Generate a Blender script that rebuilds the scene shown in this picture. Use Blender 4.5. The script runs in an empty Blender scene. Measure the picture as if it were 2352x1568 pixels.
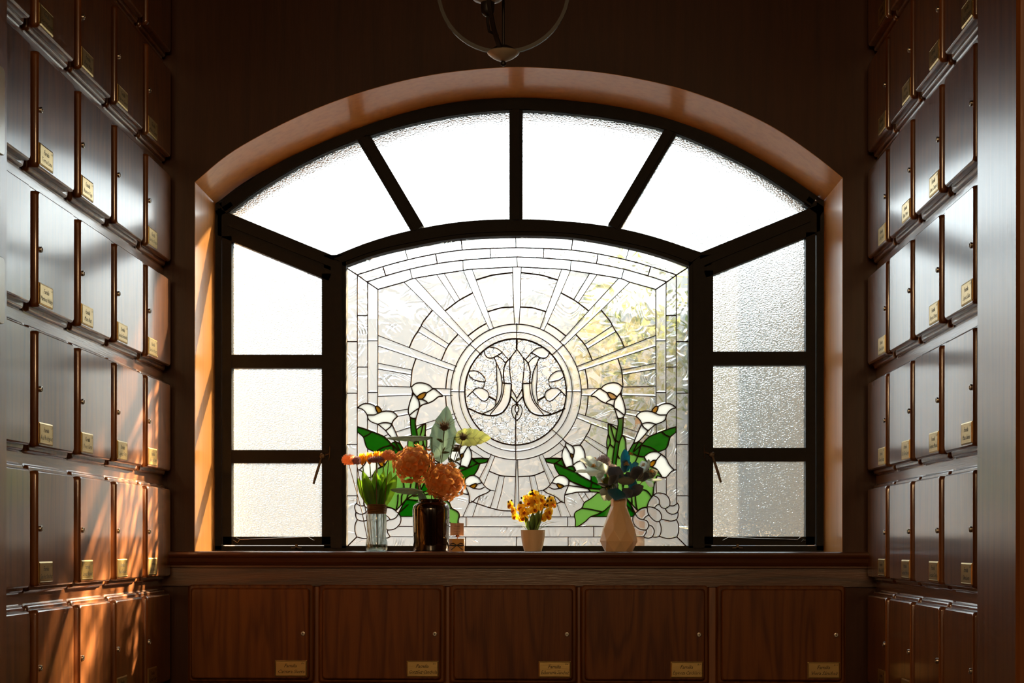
import bpy, bmesh, math, random
import numpy as np
from mathutils import Vector, Matrix, geometry

random.seed(7)
SC = bpy.context.scene
COL = SC.collection
PI = math.pi

# ------------------------------------------------------------------ camera
F_PX, DIST, ZH = 3700.0, 5.18, 1.45        # focal length in pixels (frame 2352 wide), distance to back wall, eye height
YAW, ROLL, CX, CY = 0.0307, 0.0010, 1176.0, 1247.6
ca, sa = math.cos(YAW), math.sin(YAW)
RIGHT, FWD, UP = Vector((ca, sa, 0)), Vector((-sa, ca, 0)), Vector((0, 0, 1))
cam_d = bpy.data.cameras.new('camera'); cam = bpy.data.objects.new('camera', cam_d); COL.objects.link(cam)
cam_d.sensor_width = 36.0; cam_d.lens = F_PX / 2352.0 * 36.0
cam_d.shift_x = 0.0; cam_d.shift_y = (CY - 784.0) / 2352.0
cam_d.clip_start = 0.05; cam_d.clip_end = 300
cam.matrix_world = Matrix.Translation((0, -DIST, ZH)) @ Matrix.Rotation(YAW, 4, 'Z') @ Matrix.Rotation(PI / 2, 4, 'X') @ Matrix.Rotation(ROLL, 4, 'Z')
SC.camera = cam

# ------------------------------------------------------------------ world, sun, exposure
w = bpy.data.worlds.new('sky'); SC.world = w; w.use_nodes = True
wn = w.node_tree.nodes; wl = w.node_tree.links
bg = wn['Background']; bg.inputs['Strength'].default_value = 5.0
tc = wn.new('ShaderNodeTexCoord'); sep = wn.new('ShaderNodeSeparateXYZ'); rmp = wn.new('ShaderNodeValToRGB')
wl.new(tc.outputs['Generated'], sep.inputs[0]); wl.new(sep.outputs['Z'], rmp.inputs[0]); wl.new(rmp.outputs[0], bg.inputs[0])
rmp.color_ramp.elements[0].position = 0.0; rmp.color_ramp.elements[0].color = (0.86, 0.92, 0.93, 1)
rmp.color_ramp.elements[1].position = 0.6; rmp.color_ramp.elements[1].color = (0.78, 0.90, 1.0, 1)
sun_d = bpy.data.lights.new('sun', 'SUN'); sun = bpy.data.objects.new('sun', sun_d); COL.objects.link(sun)
SUN_DIR = Vector((1.0, 1.0, 0.82)).normalized()
sun.location = (8, 9, 8)
sun.rotation_euler = SUN_DIR.to_track_quat('Z', 'Y').to_euler()
sun_d.energy = 90.0; sun_d.color = (1.0, 0.73, 0.42); sun_d.angle = math.radians(1.3)
fill_d = bpy.data.lights.new('warm_fill', 'AREA'); fill = bpy.data.objects.new('warm_fill', fill_d); COL.objects.link(fill)  # unseen warm fill added behind the camera to brighten vases and lower doors
fill_d.shape = 'RECTANGLE'; fill_d.size = 1.6; fill_d.size_y = 0.9; fill_d.energy = 60.0; fill_d.color = (1.0, 0.64, 0.32)
fill.location = (-0.1, -6.6, 3.0); fill.rotation_euler = (math.radians(68), 0, 0)
SC.view_settings.view_transform = 'Standard'; SC.view_settings.look = 'None'
SC.view_settings.gamma = 1.0; SC.view_settings.use_curve_mapping = False
SC.view_settings.exposure = 0.0
cy = SC.cycles
cy.max_bounces = 8; cy.diffuse_bounces = 3; cy.glossy_bounces = 3; cy.transmission_bounces = 7; cy.transparent_max_bounces = 12
cy.use_adaptive_sampling = True; cy.adaptive_threshold = 0.06; cy.adaptive_min_samples = 16
cy.sample_clamp_indirect = 6.0; cy.sample_clamp_direct = 0.0; cy.blur_glossy = 0.5
cy.use_denoising = True

# ------------------------------------------------------------------ helpers
def at(u, v, Y):
    """point of the plane y = Y that the photograph shows at pixel (u, v)"""
    du, dv = u - CX, v - CY
    a, b = math.cos(ROLL), math.sin(ROLL)
    uu, vv = du * a + dv * b, -du * b + dv * a
    d = RIGHT * (uu / F_PX) + FWD + UP * (-vv / F_PX)
    t = (Y + DIST) / d.y
    return Vector((0, -DIST, ZH)) + d * t

def node_mat(name):
    m = bpy.data.materials.new(name); m.use_nodes = True
    return m, m.node_tree.nodes, m.node_tree.links

def mat(name, col, rough=0.5, metal=0.0, noise=0.0, nscale=30, bump=0.0, coat=0.0, sheen=0.0, transl=0.0, trcol=None, spec=0.5, emit=None):
    m, n, l = node_mat(name)
    p = n['Principled BSDF']
    p.inputs['Base Color'].default_value = (*col, 1); p.inputs['Roughness'].default_value = rough
    p.inputs['Metallic'].default_value = metal; p.inputs['Coat Weight'].default_value = coat
    p.inputs['Coat Roughness'].default_value = 0.12; p.inputs['Sheen Weight'].default_value = sheen
    p.inputs['Specular IOR Level'].default_value = spec
    tx = n.new('ShaderNodeTexCoord'); nz = n.new('ShaderNodeTexNoise'); nz.inputs['Scale'].default_value = nscale
    nz.inputs['Detail'].default_value = 4
    l.new(tx.outputs['Object'], nz.inputs['Vector'])
    if noise:
        mp = n.new('ShaderNodeMapRange'); mp.inputs[3].default_value = 1 - noise; mp.inputs[4].default_value = 1 + noise
        l.new(nz.outputs[0], mp.inputs[0])
        mx = n.new('ShaderNodeVectorMath'); mx.operation = 'SCALE'; mx.inputs[0].default_value = col
        l.new(mp.outputs[0], mx.inputs['Scale']); l.new(mx.outputs[0], p.inputs['Base Color'])
    if bump:
        b = n.new('ShaderNodeBump'); b.inputs['Strength'].default_value = bump; b.inputs['Distance'].default_value = 0.004
        l.new(nz.outputs[0], b.inputs['Height']); l.new(b.outputs[0], p.inputs['Normal'])
    if transl:
        t = n.new('ShaderNodeBsdfTranslucent'); t.inputs[0].default_value = (*(trcol or col), 1)
        mix = n.new('ShaderNodeMixShader'); mix.inputs[0].default_value = transl
        l.new(p.outputs[0], mix.inputs[1]); l.new(t.outputs[0], mix.inputs[2])
        l.new(mix.outputs[0], n['Material Output'].inputs[0])
    return m

def wood(name, c1=(0.10, 0.026, 0.0038), c2=(0.25, 0.076, 0.008), axis='Z', coat=0.9, crough=0.14, figure=1.0, bump=0.25, cior=2.0, spec=0.6):
    m, n, l = node_mat(name)
    p = n['Principled BSDF']; p.inputs['Roughness'].default_value = 0.40; p.inputs['Specular IOR Level'].default_value = spec
    p.inputs['Coat Weight'].default_value = coat; p.inputs['Coat Roughness'].default_value = crough; p.inputs['Coat IOR'].default_value = cior
    tx = n.new('ShaderNodeTexCoord'); oi = n.new('ShaderNodeObjectInfo')
    off = n.new('ShaderNodeVectorMath'); off.operation = 'SCALE'; off.inputs[0].default_value = (7.3, 5.1, 3.7)
    l.new(oi.outputs['Random'], off.inputs['Scale'])
    add = n.new('ShaderNodeVectorMath'); l.new(tx.outputs['Object'], add.inputs[0]); l.new(off.outputs[0], add.inputs[1])
    k = {'X': 0, 'Y': 1, 'Z': 2}[axis]
    def mapped(s_across, s_along):
        mp = n.new('ShaderNodeMapping'); s = [s_across] * 3; s[k] = s_along
        mp.inputs['Scale'].default_value = s; l.new(add.outputs[0], mp.inputs['Vector']); return mp
    # cathedral figure: growth rings seen in section, wandering along the board
    n1 = n.new('ShaderNodeTexNoise'); n1.inputs['Scale'].default_value = 1.0; n1.inputs['Detail'].default_value = 2
    l.new(mapped(8.0, 0.8).outputs[0], n1.inputs['Vector'])
    mul = n.new('ShaderNodeMath'); mul.operation = 'MULTIPLY'; mul.inputs[1].default_value = 60.0; l.new(n1.outputs[0], mul.inputs[0])
    sn = n.new('ShaderNodeMath'); sn.operation = 'SINE'; l.new(mul.outputs[0], sn.inputs[0])
    r1 = n.new('ShaderNodeMapRange'); r1.inputs[1].default_value = -1; r1.inputs[2].default_value = 1; l.new(sn.outputs[0], r1.inputs[0])
    pw = n.new('ShaderNodeMath'); pw.operation = 'POWER'; pw.inputs[1].default_value = 2.2; l.new(r1.outputs[0], pw.inputs[0])
    # pores
    n2 = n.new('ShaderNodeTexNoise'); n2.inputs['Scale'].default_value = 1.0; n2.inputs['Detail'].default_value = 3
    l.new(mapped(420, 14).outputs[0], n2.inputs['Vector'])
    n3 = n.new('ShaderNodeTexNoise'); n3.inputs['Scale'].default_value = 1.0; n3.inputs['Detail'].default_value = 3
    l.new(mapped(45, 2.0).outputs[0], n3.inputs['Vector'])
    a1 = n.new('ShaderNodeMath'); a1.operation = 'MULTIPLY'; a1.inputs[1].default_value = -0.20 * figure; l.new(pw.outputs[0], a1.inputs[0])
    a2 = n.new('ShaderNodeMath'); a2.operation = 'MULTIPLY_ADD'; a2.inputs[1].default_value = 0.75; l.new(n3.outputs[0], a2.inputs[0]); l.new(a1.outputs[0], a2.inputs[2])
    a3 = n.new('ShaderNodeMath'); a3.operation = 'MULTIPLY_ADD'; a3.inputs[1].default_value = 0.45; l.new(n2.outputs[0], a3.inputs[0]); l.new(a2.outputs[0], a3.inputs[2])
    ob = n.new('ShaderNodeMapRange'); ob.inputs[3].default_value = -0.12; ob.inputs[4].default_value = 0.12; l.new(oi.outputs['Random'], ob.inputs[0])
    a4 = n.new('ShaderNodeMath'); a4.operation = 'ADD'; l.new(a3.outputs[0], a4.inputs[0]); l.new(ob.outputs[0], a4.inputs[1])
    cr = n.new('ShaderNodeValToRGB'); l.new(a4.outputs[0], cr.inputs[0])
    cr.color_ramp.elements[0].position = 0.18; cr.color_ramp.elements[0].color = (*c1, 1)
    cr.color_ramp.elements[1].position = 0.72; cr.color_ramp.elements[1].color = (*c2, 1)
    l.new(cr.outputs[0], p.inputs['Base Color'])
    b = n.new('ShaderNodeBump'); b.inputs['Strength'].default_value = bump; b.inputs['Distance'].default_value = 0.0006
    s = n.new('ShaderNodeMath'); s.operation = 'MULTIPLY_ADD'; s.inputs[1].default_value = -0.12; l.new(pw.outputs[0], s.inputs[0]); l.new(n2.outputs[0], s.inputs[2])
    l.new(s.outputs[0], b.inputs['Height']); l.new(b.outputs[0], p.inputs['Normal']); l.new(b.outputs[0], p.inputs['Coat Normal'])
    return m

class MB:
    def __init__(s): s.v = []; s.f = []; s.m = []; s.mi = 0
    def add(s, vs, fs):
        o = len(s.v); s.v += [tuple(x) for x in vs]; s.f += [tuple(i + o for i in f) for f in fs]; s.m += [s.mi] * len(fs); return s
    def box(s, x0, x1, y0, y1, z0, z1):
        x0, x1 = sorted((x0, x1)); y0, y1 = sorted((y0, y1)); z0, z1 = sorted((z0, z1))
        return s.add([(x0,y0,z0),(x1,y0,z0),(x1,y1,z0),(x0,y1,z0),(x0,y0,z1),(x1,y0,z1),(x1,y1,z1),(x0,y1,z1)],
                     [(0,3,2,1),(4,5,6,7),(0,1,5,4),(1,2,6,5),(2,3,7,6),(3,0,4,7)])
    def loft(s, rings, close=True, cap0=True, cap1=True):
        n = len(rings[0]); vs = [p for r in rings for p in r]; fs = []
        for i in range(len(rings) - 1):
            for j in range(n if close else n - 1):
                a, b = i * n + j, i * n + (j + 1) % n
                fs.append((a, b, b + n, a + n))
        if cap0: fs.append(tuple(range(n))[::-1])
        if cap1: fs.append(tuple(range((len(rings) - 1) * n, len(rings) * n)))
        return s.add(vs, fs)
    def lathe(s, prof, c=(0, 0, 0), n=32, rot=0.0, squash=1.0, cap0=True, cap1=True):
        return s.loft([[(c[0] + r * math.cos(2*PI*k/n + rot), c[1] + r * squash * math.sin(2*PI*k/n + rot), c[2] + z) for k in range(n)] for r, z in prof], cap0=cap0, cap1=cap1)
    def tube(s, pts, r, n=8, flat=1.0, cap=True):
        pts = [Vector(p) for p in pts]; rings = []; up = None
        for i, p in enumerate(pts):
            t = (pts[min(i+1, len(pts)-1)] - pts[max(i-1, 0)]).normalized()
            if up is None: up = Vector((0, 1, 0)) if abs(t.y) < 0.8 else Vector((1, 0, 0))
            a = t.cross(up).normalized(); b = a.cross(t).normalized(); up = b
            rr = r[i] if isinstance(r, (list, tuple)) else r
            rings.append([p + a * (rr * math.cos(2*PI*k/n)) + b * (rr * flat * math.sin(2*PI*k/n)) for k in range(n)])
        return s.loft(rings, cap0=cap, cap1=cap)
    def ball(s, c, r, n=10, m=7, sx=1, sy=1, sz=1):
        rings = []
        for i in range(1, m):
            a = PI * i / m; rings.append([(c[0]+sx*r*math.sin(a)*math.cos(2*PI*k/n), c[1]+sy*r*math.sin(a)*math.sin(2*PI*k/n), c[2]-sz*r*math.cos(a)) for k in range(n)])
        return s.loft(rings)
    def xform(s, M):
        s.v = [tuple(M @ Vector(p)) for p in s.v]; return s
    def build(s, name, mats, parent=None, smooth=False, loc=None, angle=None):
        me = bpy.data.meshes.new(name); me.from_pydata(s.v, [], s.f)
        for mm in (mats if isinstance(mats, (list, tuple)) else [mats]): me.materials.append(mm)
        if max(s.m or [0]): me.polygons.foreach_set('material_index', s.m)
        bm = bmesh.new(); bm.from_mesh(me); bmesh.ops.recalc_face_normals(bm, faces=bm.faces)
        if smooth:
            for f in bm.faces: f.smooth = True
            for f in bm.faces:
                if len(f.verts) > 8:
                    f.smooth = False
                    for e in f.edges: e.smooth = False
            lim = math.radians(angle or 40)
            for e in bm.edges:
                if len(e.link_faces) == 2 and e.calc_face_angle(0) > lim: e.smooth = False
        bm.to_mesh(me); bm.free(); me.update()
        return link(name, me, parent, loc)

def link(name, me, parent=None, loc=None):
    o = bpy.data.objects.new(name, me); COL.objects.link(o)
    if parent: o.parent = parent
    if loc is not None: o.location = loc
    return o
def tag(o, label=None, cat=None, group=None, kind=None):
    for k, x in (('label', label), ('category', cat), ('group', group), ('kind', kind)):
        if x: o[k] = x
    return o
def empty(name, loc=(0,0,0), rz=0.0):
    o = bpy.data.objects.new(name, None); COL.objects.link(o); o.location = loc; o.rotation_euler = (0, 0, rz); o.empty_display_size = 0.05
    return o

def crom(pts, k=6):
    """smooth curve through the points"""
    P = [Vector((p[0], p[1])) if len(p) == 2 else Vector(p) for p in pts]
    if len(P) < 3: return P
    out = []
    for i in range(len(P) - 1):
        p0 = P[i-1] if i else P[0] * 2 - P[1]; p1, p2 = P[i], P[i+1]; p3 = P[i+2] if i + 2 < len(P) else P[-1] * 2 - P[-2]
        for j in range(k):
            t = j / k
            out.append(0.5 * ((2*p1) + (p2-p0)*t + (2*p0-5*p1+4*p2-p3)*t*t + (3*p1-p0-3*p2+p3)*t**3))
    out.append(P[-1]); return out

# ------------------------------------------------------------------ materials
M_door = wood('oak_door', bump=0.10)
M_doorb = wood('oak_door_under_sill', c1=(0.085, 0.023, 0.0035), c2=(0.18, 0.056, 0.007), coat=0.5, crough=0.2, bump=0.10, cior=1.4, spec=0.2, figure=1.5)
M_doorh = wood('oak_rail_horizontal', axis='Y', figure=0.5, bump=0.5)
M_wall = wood('oak_wall_panelling', c1=(0.028, 0.008, 0.0018), c2=(0.055, 0.016, 0.0036), coat=0.15, crough=0.3, figure=0.35, cior=1.5, spec=0.15)
M_reveal = wood('varnished_window_reveal', c1=(0.52, 0.215, 0.050), c2=(0.74, 0.34, 0.088), coat=0.5, crough=0.16, figure=0.25, bump=0.06, cior=1.45, spec=0.3)
M_sill = wood('oak_sill', c1=(0.06, 0.016, 0.0035), c2=(0.12, 0.038, 0.008), axis='X', coat=0.8, crough=0.12, figure=0.5, cior=1.6, spec=0.4)
M_frieze = wood('oak_frieze', c1=(0.045, 0.014, 0.004), c2=(0.12, 0.042, 0.011), axis='X', coat=0.5, crough=0.25, figure=1.3, bump=0.6, cior=1.6, spec=0.4)
M_pillar = wood('polished_wood_pillar', coat=1.0, crough=0.22, figure=0.3, bump=0.35, cior=1.6, spec=0.4)
M_iron = mat('black_painted_steel', (0.012, 0.010, 0.008), 0.55, 0.0, 0.3, 40, 0.15, spec=0.15)
M_bronze = mat('dark_bronze_fixture', (0.014, 0.010, 0.008), 0.45, 0.0, 0.2, 60, spec=0.5)
M_nickel = mat('satin_nickel_dish', (0.42, 0.36, 0.27), 0.45, 0.3, 0.1, 60)
M_steel = mat('worn_steel', (0.55, 0.52, 0.46), 0.3, 1.0, 0.2, 80)
M_dark = mat('dark_keyhole', (0.004, 0.003, 0.003), 0.8)
M_lead = mat('dark_lead_came', (0.030, 0.014, 0.008), 0.6, 0.0, 0.2, 60, spec=0.2)
M_ink = mat('engraved_black_lettering', (0.012, 0.009, 0.006), 0.7)
M_floor = mat('dark_floor_tile', (0.16, 0.07, 0.03), 0.35, 0, 0.15, 6)
M_ceil = mat('ceiling_wood', (0.10, 0.04, 0.015), 0.6, 0, 0.2, 5)

def brass(name, col, rough):
    m = mat(name, col, rough, 0.85, 0.08, 50, 0.0)
    n, l = m.node_tree.nodes, m.node_tree.links
    tx = n.new('ShaderNodeTexCoord'); oi = n.new('ShaderNodeObjectInfo')
    mp = n.new('ShaderNodeMapping'); mp.inputs['Scale'].default_value = (25, 25, 90)
    l.new(tx.outputs['Object'], mp.inputs[0])
    nz = n.new('ShaderNodeTexNoise'); nz.noise_dimensions = '4D'; nz.inputs['Scale'].default_value = 1
    l.new(mp.outputs[0], nz.inputs['Vector']); ml = n.new('ShaderNodeMath'); ml.operation = 'MULTIPLY'; ml.inputs[1].default_value = 50
    l.new(oi.outputs['Random'], ml.inputs[0]); l.new(ml.outputs[0], nz.inputs['W'])
    b = n.new('ShaderNodeBump'); b.inputs['Strength'].default_value = 0.25; b.inputs['Distance'].default_value = 0.001
    l.new(nz.outputs[0], b.inputs['Height']); l.new(b.outputs[0], n['Principled BSDF'].inputs['Normal'])
    return m
M_brass = brass('brushed_brass_plate', (0.62, 0.44, 0.17), 0.32)

def glass_mat(name, tint, transp, transl, rough, ior, bscale, bstr, kind='wave', tcol=None, shadow_pattern=False):
    m, n, l = node_mat(name); n.remove(n['Principled BSDF']); out = n['Material Output']
    tx = n.new('ShaderNodeTexCoord'); oi = n.new('ShaderNodeObjectInfo')
    off = n.new('ShaderNodeVectorMath'); off.operation = 'SCALE'; off.inputs[0].default_value = (3.1, 0, 5.7); l.new(oi.outputs['Random'], off.inputs['Scale'])
    add = n.new('ShaderNodeVectorMath'); l.new(tx.outputs['Object'], add.inputs[0]); l.new(off.outputs[0], add.inputs[1])
    mp = n.new('ShaderNodeMapping'); mp.inputs['Scale'].default_value = (1, 60, 1); l.new(add.outputs[0], mp.inputs[0])
    nz = n.new('ShaderNodeTexNoise'); nz.inputs['Scale'].default_value = bscale; l.new(mp.outputs[0], nz.inputs['Vector'])
    h = nz.outputs[0]
    if kind == 'wave':                       # fine combed swirls
        nz.inputs['Detail'].default_value = 1.5; nz.inputs['Distortion'].default_value = 1.2
        mu = n.new('ShaderNodeMath'); mu.operation = 'MULTIPLY'; mu.inputs[1].default_value = 46; l.new(h, mu.inputs[0])
        s1 = n.new('ShaderNodeMath'); s1.operation = 'SINE'; l.new(mu.outputs[0], s1.inputs[0])
        p1 = n.new('ShaderNodeMath'); p1.operation = 'POWER'; p1.inputs[1].default_value = 4
        ab = n.new('ShaderNodeMath'); ab.operation = 'ABSOLUTE'; l.new(s1.outputs[0], ab.inputs[0]); l.new(ab.outputs[0], p1.inputs[0])
        n2 = n.new('ShaderNodeTexNoise'); n2.inputs['Scale'].default_value = 14; l.new(add.outputs[0], n2.inputs['Vector'])
        mr = n.new('ShaderNodeMapRange'); mr.inputs[1].default_value = 0.42; mr.inputs[2].default_value = 0.7; l.new(n2.outputs[0], mr.inputs[0])
        mm = n.new('ShaderNodeMath'); mm.operation = 'MULTIPLY'; l.new(p1.outputs[0], mm.inputs[0]); l.new(mr.outputs[0], mm.inputs[1]); h = mm.outputs[0]
    elif kind == 'crackle':
        vo = n.new('ShaderNodeTexVoronoi'); vo.feature = 'DISTANCE_TO_EDGE'; vo.inputs['Scale'].default_value = bscale * 0.6
        wp = n.new('ShaderNodeVectorMath'); wp.operation = 'MULTIPLY_ADD'; wp.inputs[1].default_value = (0.03, 0.03, 0.03)
        l.new(nz.outputs['Color'], wp.inputs[0]); l.new(add.outputs[0], wp.inputs[2]); l.new(wp.outputs[0], vo.inputs['Vector'])
        mr = n.new('ShaderNodeMapRange'); mr.inputs[2].default_value = 0.12; mr.inputs[3].default_value = 1.0; mr.inputs[4].default_value = 0.0; l.new(vo.outputs['Distance'], mr.inputs[0])
        h = mr.outputs[0]
    elif kind == 'hammer':
        vo = n.new('ShaderNodeTexVoronoi'); vo.feature = 'SMOOTH_F1'; vo.inputs['Scale'].default_value = bscale; vo.inputs['Smoothness'].default_value = 0.6
        wp = n.new('ShaderNodeVectorMath'); wp.operation = 'MULTIPLY'; wp.inputs[1].default_value = (0.62, 3, 1)
        l.new(add.outputs[0], wp.inputs[0]); l.new(wp.outputs[0], vo.inputs['Vector']); h = vo.outputs['Distance']
    b = n.new('ShaderNodeBump'); b.inputs['Strength'].default_value = bstr; b.inputs['Distance'].default_value = 0.003
    l.new(h, b.inputs['Height'])
    rf = n.new('ShaderNodeBsdfRefraction'); rf.inputs[0].default_value = (*tint, 1); rf.inputs['Roughness'].default_value = rough; rf.inputs['IOR'].default_value = ior
    tr = n.new('ShaderNodeBsdfTransparent'); tr.inputs[0].default_value = (*[min(1, t * 0.98) for t in tint], 1)
    tl = n.new('ShaderNodeBsdfTranslucent'); tl.inputs[0].default_value = (*(tcol or tint), 1)
    df = n.new('ShaderNodeBsdfDiffuse'); df.inputs[0].default_value = (*(tcol or tint), 1)
    gl = n.new('ShaderNodeBsdfGlossy'); gl.inputs['Roughness'].default_value = 0.12
    for q in (rf, tl, gl, df): l.new(b.outputs[0], q.inputs['Normal'])
    m1 = n.new('ShaderNodeMixShader'); m1.inputs[0].default_value = transp; l.new(rf.outputs[0], m1.inputs[1]); l.new(tr.outputs[0], m1.inputs[2])
    if shadow_pattern:                       # streaky transparency added so sunlight falls in uneven streaks, standing in for refraction caustics
        sp = n.new('ShaderNodeMapping'); sp.inputs['Scale'].default_value = (2.6, 1, 15); l.new(tx.outputs['Object'], sp.inputs[0])
        sn = n.new('ShaderNodeTexNoise'); sn.inputs['Scale'].default_value = 1.6; sn.inputs['Detail'].default_value = 2; sn.inputs['Distortion'].default_value = 0.6
        l.new(sp.outputs[0], sn.inputs['Vector'])
        sr = n.new('ShaderNodeMapRange'); sr.inputs[1].default_value = 0.38; sr.inputs[2].default_value = 0.58; sr.inputs[3].default_value = 0.22; sr.inputs[4].default_value = 0.97
        l.new(sn.outputs[0], sr.inputs[0]); l.new(sr.outputs[0], m1.inputs[0])
    td = n.new('ShaderNodeMixShader'); td.inputs[0].default_value = 0.12; l.new(tl.outputs[0], td.inputs[1]); l.new(df.outputs[0], td.inputs[2])
    m2 = n.new('ShaderNodeMixShader'); m2.inputs[0].default_value = transl; l.new(m1.outputs[0], m2.inputs[1]); l.new(td.outputs[0], m2.inputs[2])
    m3 = n.new('ShaderNodeMixShader'); m3.inputs[0].default_value = 0.04; l.new(m2.outputs[0], m3.inputs[1]); l.new(gl.outputs[0], m3.inputs[2])
    l.new(m3.outputs[0], out.inputs[0]); return m
G_frost = glass_mat('hammered_frosted_glass', (0.97, 0.985, 0.98), 0.32, 0.012, 0.28, 1.25, 260, 1.3, 'hammer')
G_wave = glass_mat('clear_combed_glass', (0.95, 0.965, 0.96), 0.42, 0.004, 0.0, 1.45, 5, 1.5, 'wave', shadow_pattern=True)
G_bevel = glass_mat('clear_bevelled_glass', (0.96, 0.975, 0.97), 0.45, 0.004, 0.0, 1.45, 8, 0.03, 'noise')
G_plain = glass_mat('clear_plain_glass', (0.95, 0.965, 0.96), 0.40, 0.004, 0.0, 1.45, 6, 0.6, 'wave', shadow_pattern=True)
G_ice = glass_mat('crackled_ice_glass', (0.95, 0.965, 0.96), 0.25, 0.008, 0.0, 1.45, 60, 1.0, 'crackle')
G_ripple = glass_mat('rippled_glass', (0.97, 0.98, 0.98), 0.2, 0.006, 0.0, 1.45, 90, 1.0, 'hammer')
G_white = glass_mat('opal_white_glass', (0.9, 0.88, 0.85), 0.0, 1.0, 0.3, 1.45, 20, 0.0, 'noise', tcol=(0.27, 0.31, 0.36))
G_orange = glass_mat('opal_orange_glass', (0.9, 0.4, 0.05), 0.0, 1.0, 0.3, 1.45, 20, 0.0, 'noise', tcol=(0.17, 0.125, 0.018))
G_green = glass_mat('deep_green_glass', (0.03, 0.28, 0.015), 0.10, 0.80, 0.15, 1.45, 12, 0.2, 'noise', tcol=(0.008, 0.075, 0.007))
G_lime = glass_mat('light_green_glass', (0.18, 0.42, 0.09), 0.10, 0.80, 0.15, 1.45, 12, 0.2, 'noise', tcol=(0.095, 0.155, 0.09))

# ------------------------------------------------------------------ room shell
XL, XR = -1.2577, 0.9713            # door faces on the side walls
DT = 0.036                          # how far a niche door stands proud
Y0, PY, PZ, Z5 = -0.030, 0.3421, 0.3365, ZH - 0.1058
SILL_Z = ZH - 0.0262
CEIL = 3.55; REAR = -7.2
WL, WR = XL - DT, XR + DT
tag(MB().box(-2.2, 2.0, REAR - 0.2, 0.0, -0.1, 0.0).build('floor', M_floor), kind='structure')
tag(MB().box(-2.2, 2.0, REAR - 0.2, 0.6, CEIL, CEIL + 0.1).build('ceiling', M_ceil), kind='structure')
wall_l = tag(MB().box(WL - 0.3, WL, REAR, 0.0, 0.0, CEIL).build('wall_left', M_wall), kind='structure')
wall_r = tag(MB().box(WR, WR + 0.3, REAR, 0.0, 0.0, CEIL).build('wall_right', M_wall), kind='structure')
# rear wall behind the camera 
rear = MB(); rear.box(WL - 0.3, -0.75, REAR - 0.2, REAR, 0, CEIL).box(0.55, WR + 0.3, REAR - 0.2, REAR, 0, CEIL).box(-0.75, 0.55, REAR - 0.2, REAR, 0, CEIL)
tag(rear.build('wall_rear', M_wall), kind='structure')
for k in range(7):                  # horizontal rails of the niche framing
    z = Z5 + PZ * (5 - k) - (PZ - 0.28) / 2
    for W, s in ((wall_l, 1), (wall_r, -1)):
        x = WL if s > 0 else WR
        MB().box(x - s * 0.005, x + s * 0.003, Y0 - PY * 5, -0.002, z - 0.0165, z + 0.0165).build('rail', M_doorh, W)

# opening outline in the plane of the wall, from photo pixels
def outline(Y, pts, k=6):
    return [at(u, v, Y) for u, v in pts]
arch_px = crom([(447, 418), (520, 357), (600, 309), (700, 260), (800, 221), (900, 191), (1000, 170), (1100, 158), (1185, 153.5), (1280, 157), (1380, 166), (1480, 183), (1580, 208), (1680, 245), (1780, 294), (1870, 355), (1936, 408)], 4)
inner_px = crom([(495, 468), (560, 419), (640, 374), (730, 332), (820, 296), (910, 266), (1000, 243), (1090, 230), (1180, 225), (1270, 228), (1360, 237), (1450, 252), (1540, 275), (1630, 308), (1720, 352), (1810, 405), (1892, 461)], 4)
A0 = [at(p[0], p[1], 0.0) for p in arch_px]
FY = 0.335                          # front of the steel window frame
xs = np.array([p.x for p in A0]); zs = np.array([p.z for p in A0])
XW0, XW1 = A0[0].x, A0[-1].x        # jambs
wm = MB()
BZ = 0.0
# front face of wall: left, right, strips over the arch, below sill
T_ = 0.30
def wall_slab(mb, y0, y1, arch, x0, x1, zb):
    mb.box(x0, arch[0].x, y0, y1, 0, CEIL); mb.box(arch[-1].x, x1, y0, y1, 0, CEIL)
    mb.box(arch[0].x, arch[-1].x, y0, y1, 0, zb)
    for a, b in zip(arch[:-1], arch[1:]):
        mb.add([(a.x, y0, a.z), (b.x, y0, b.z), (b.x, y1, b.z), (a.x, y1, a.z), (a.x, y0, CEIL), (b.x, y0, CEIL), (b.x, y1, CEIL), (a.x, y1, CEIL)],
               [(0,3,2,1),(4,5,6,7),(0,1,5,4),(2,3,7,6)])
wall_slab(wm, 0.0, 0.010, A0, WL - 0.3, WR + 0.3, SILL_Z - 0.02)
mid_x = (XW0 + XW1) / 2                                       # behind the face the masonry opening is a little wider than the lining
A0w = [Vector((mid_x + (p.x - mid_x) * 1.035, 0, p.z + 0.04)) for p in A0]
wall_slab(wm, 0.010, FY, A0w, WL - 0.3, WR + 0.3, SILL_Z - 0.02)
wall_b = tag(wm.build('wall_back', M_wall), kind='structure')
em = MB(); OUT0 = FY + 0.045
A1 = [at(p[0], p[1], OUT0) for p in crom([(505, 470)] + [(q[0], q[1] + 8) for q in [(640, 374), (820, 296), (1000, 243), (1180, 225), (1360, 237), (1540, 275), (1720, 352)]] + [(1882, 464)], 6)]
wall_slab(em, OUT0, OUT0 + 0.26, A1, -5.0, 5.0, SILL_Z - 0.03)
M_stucco = mat('cream_stucco_outside', (0.26, 0.18, 0.11), 0.8, 0, 0.06, 12, 0.2)
tag(em.build('wall_outside', M_stucco), kind='structure')

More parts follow.
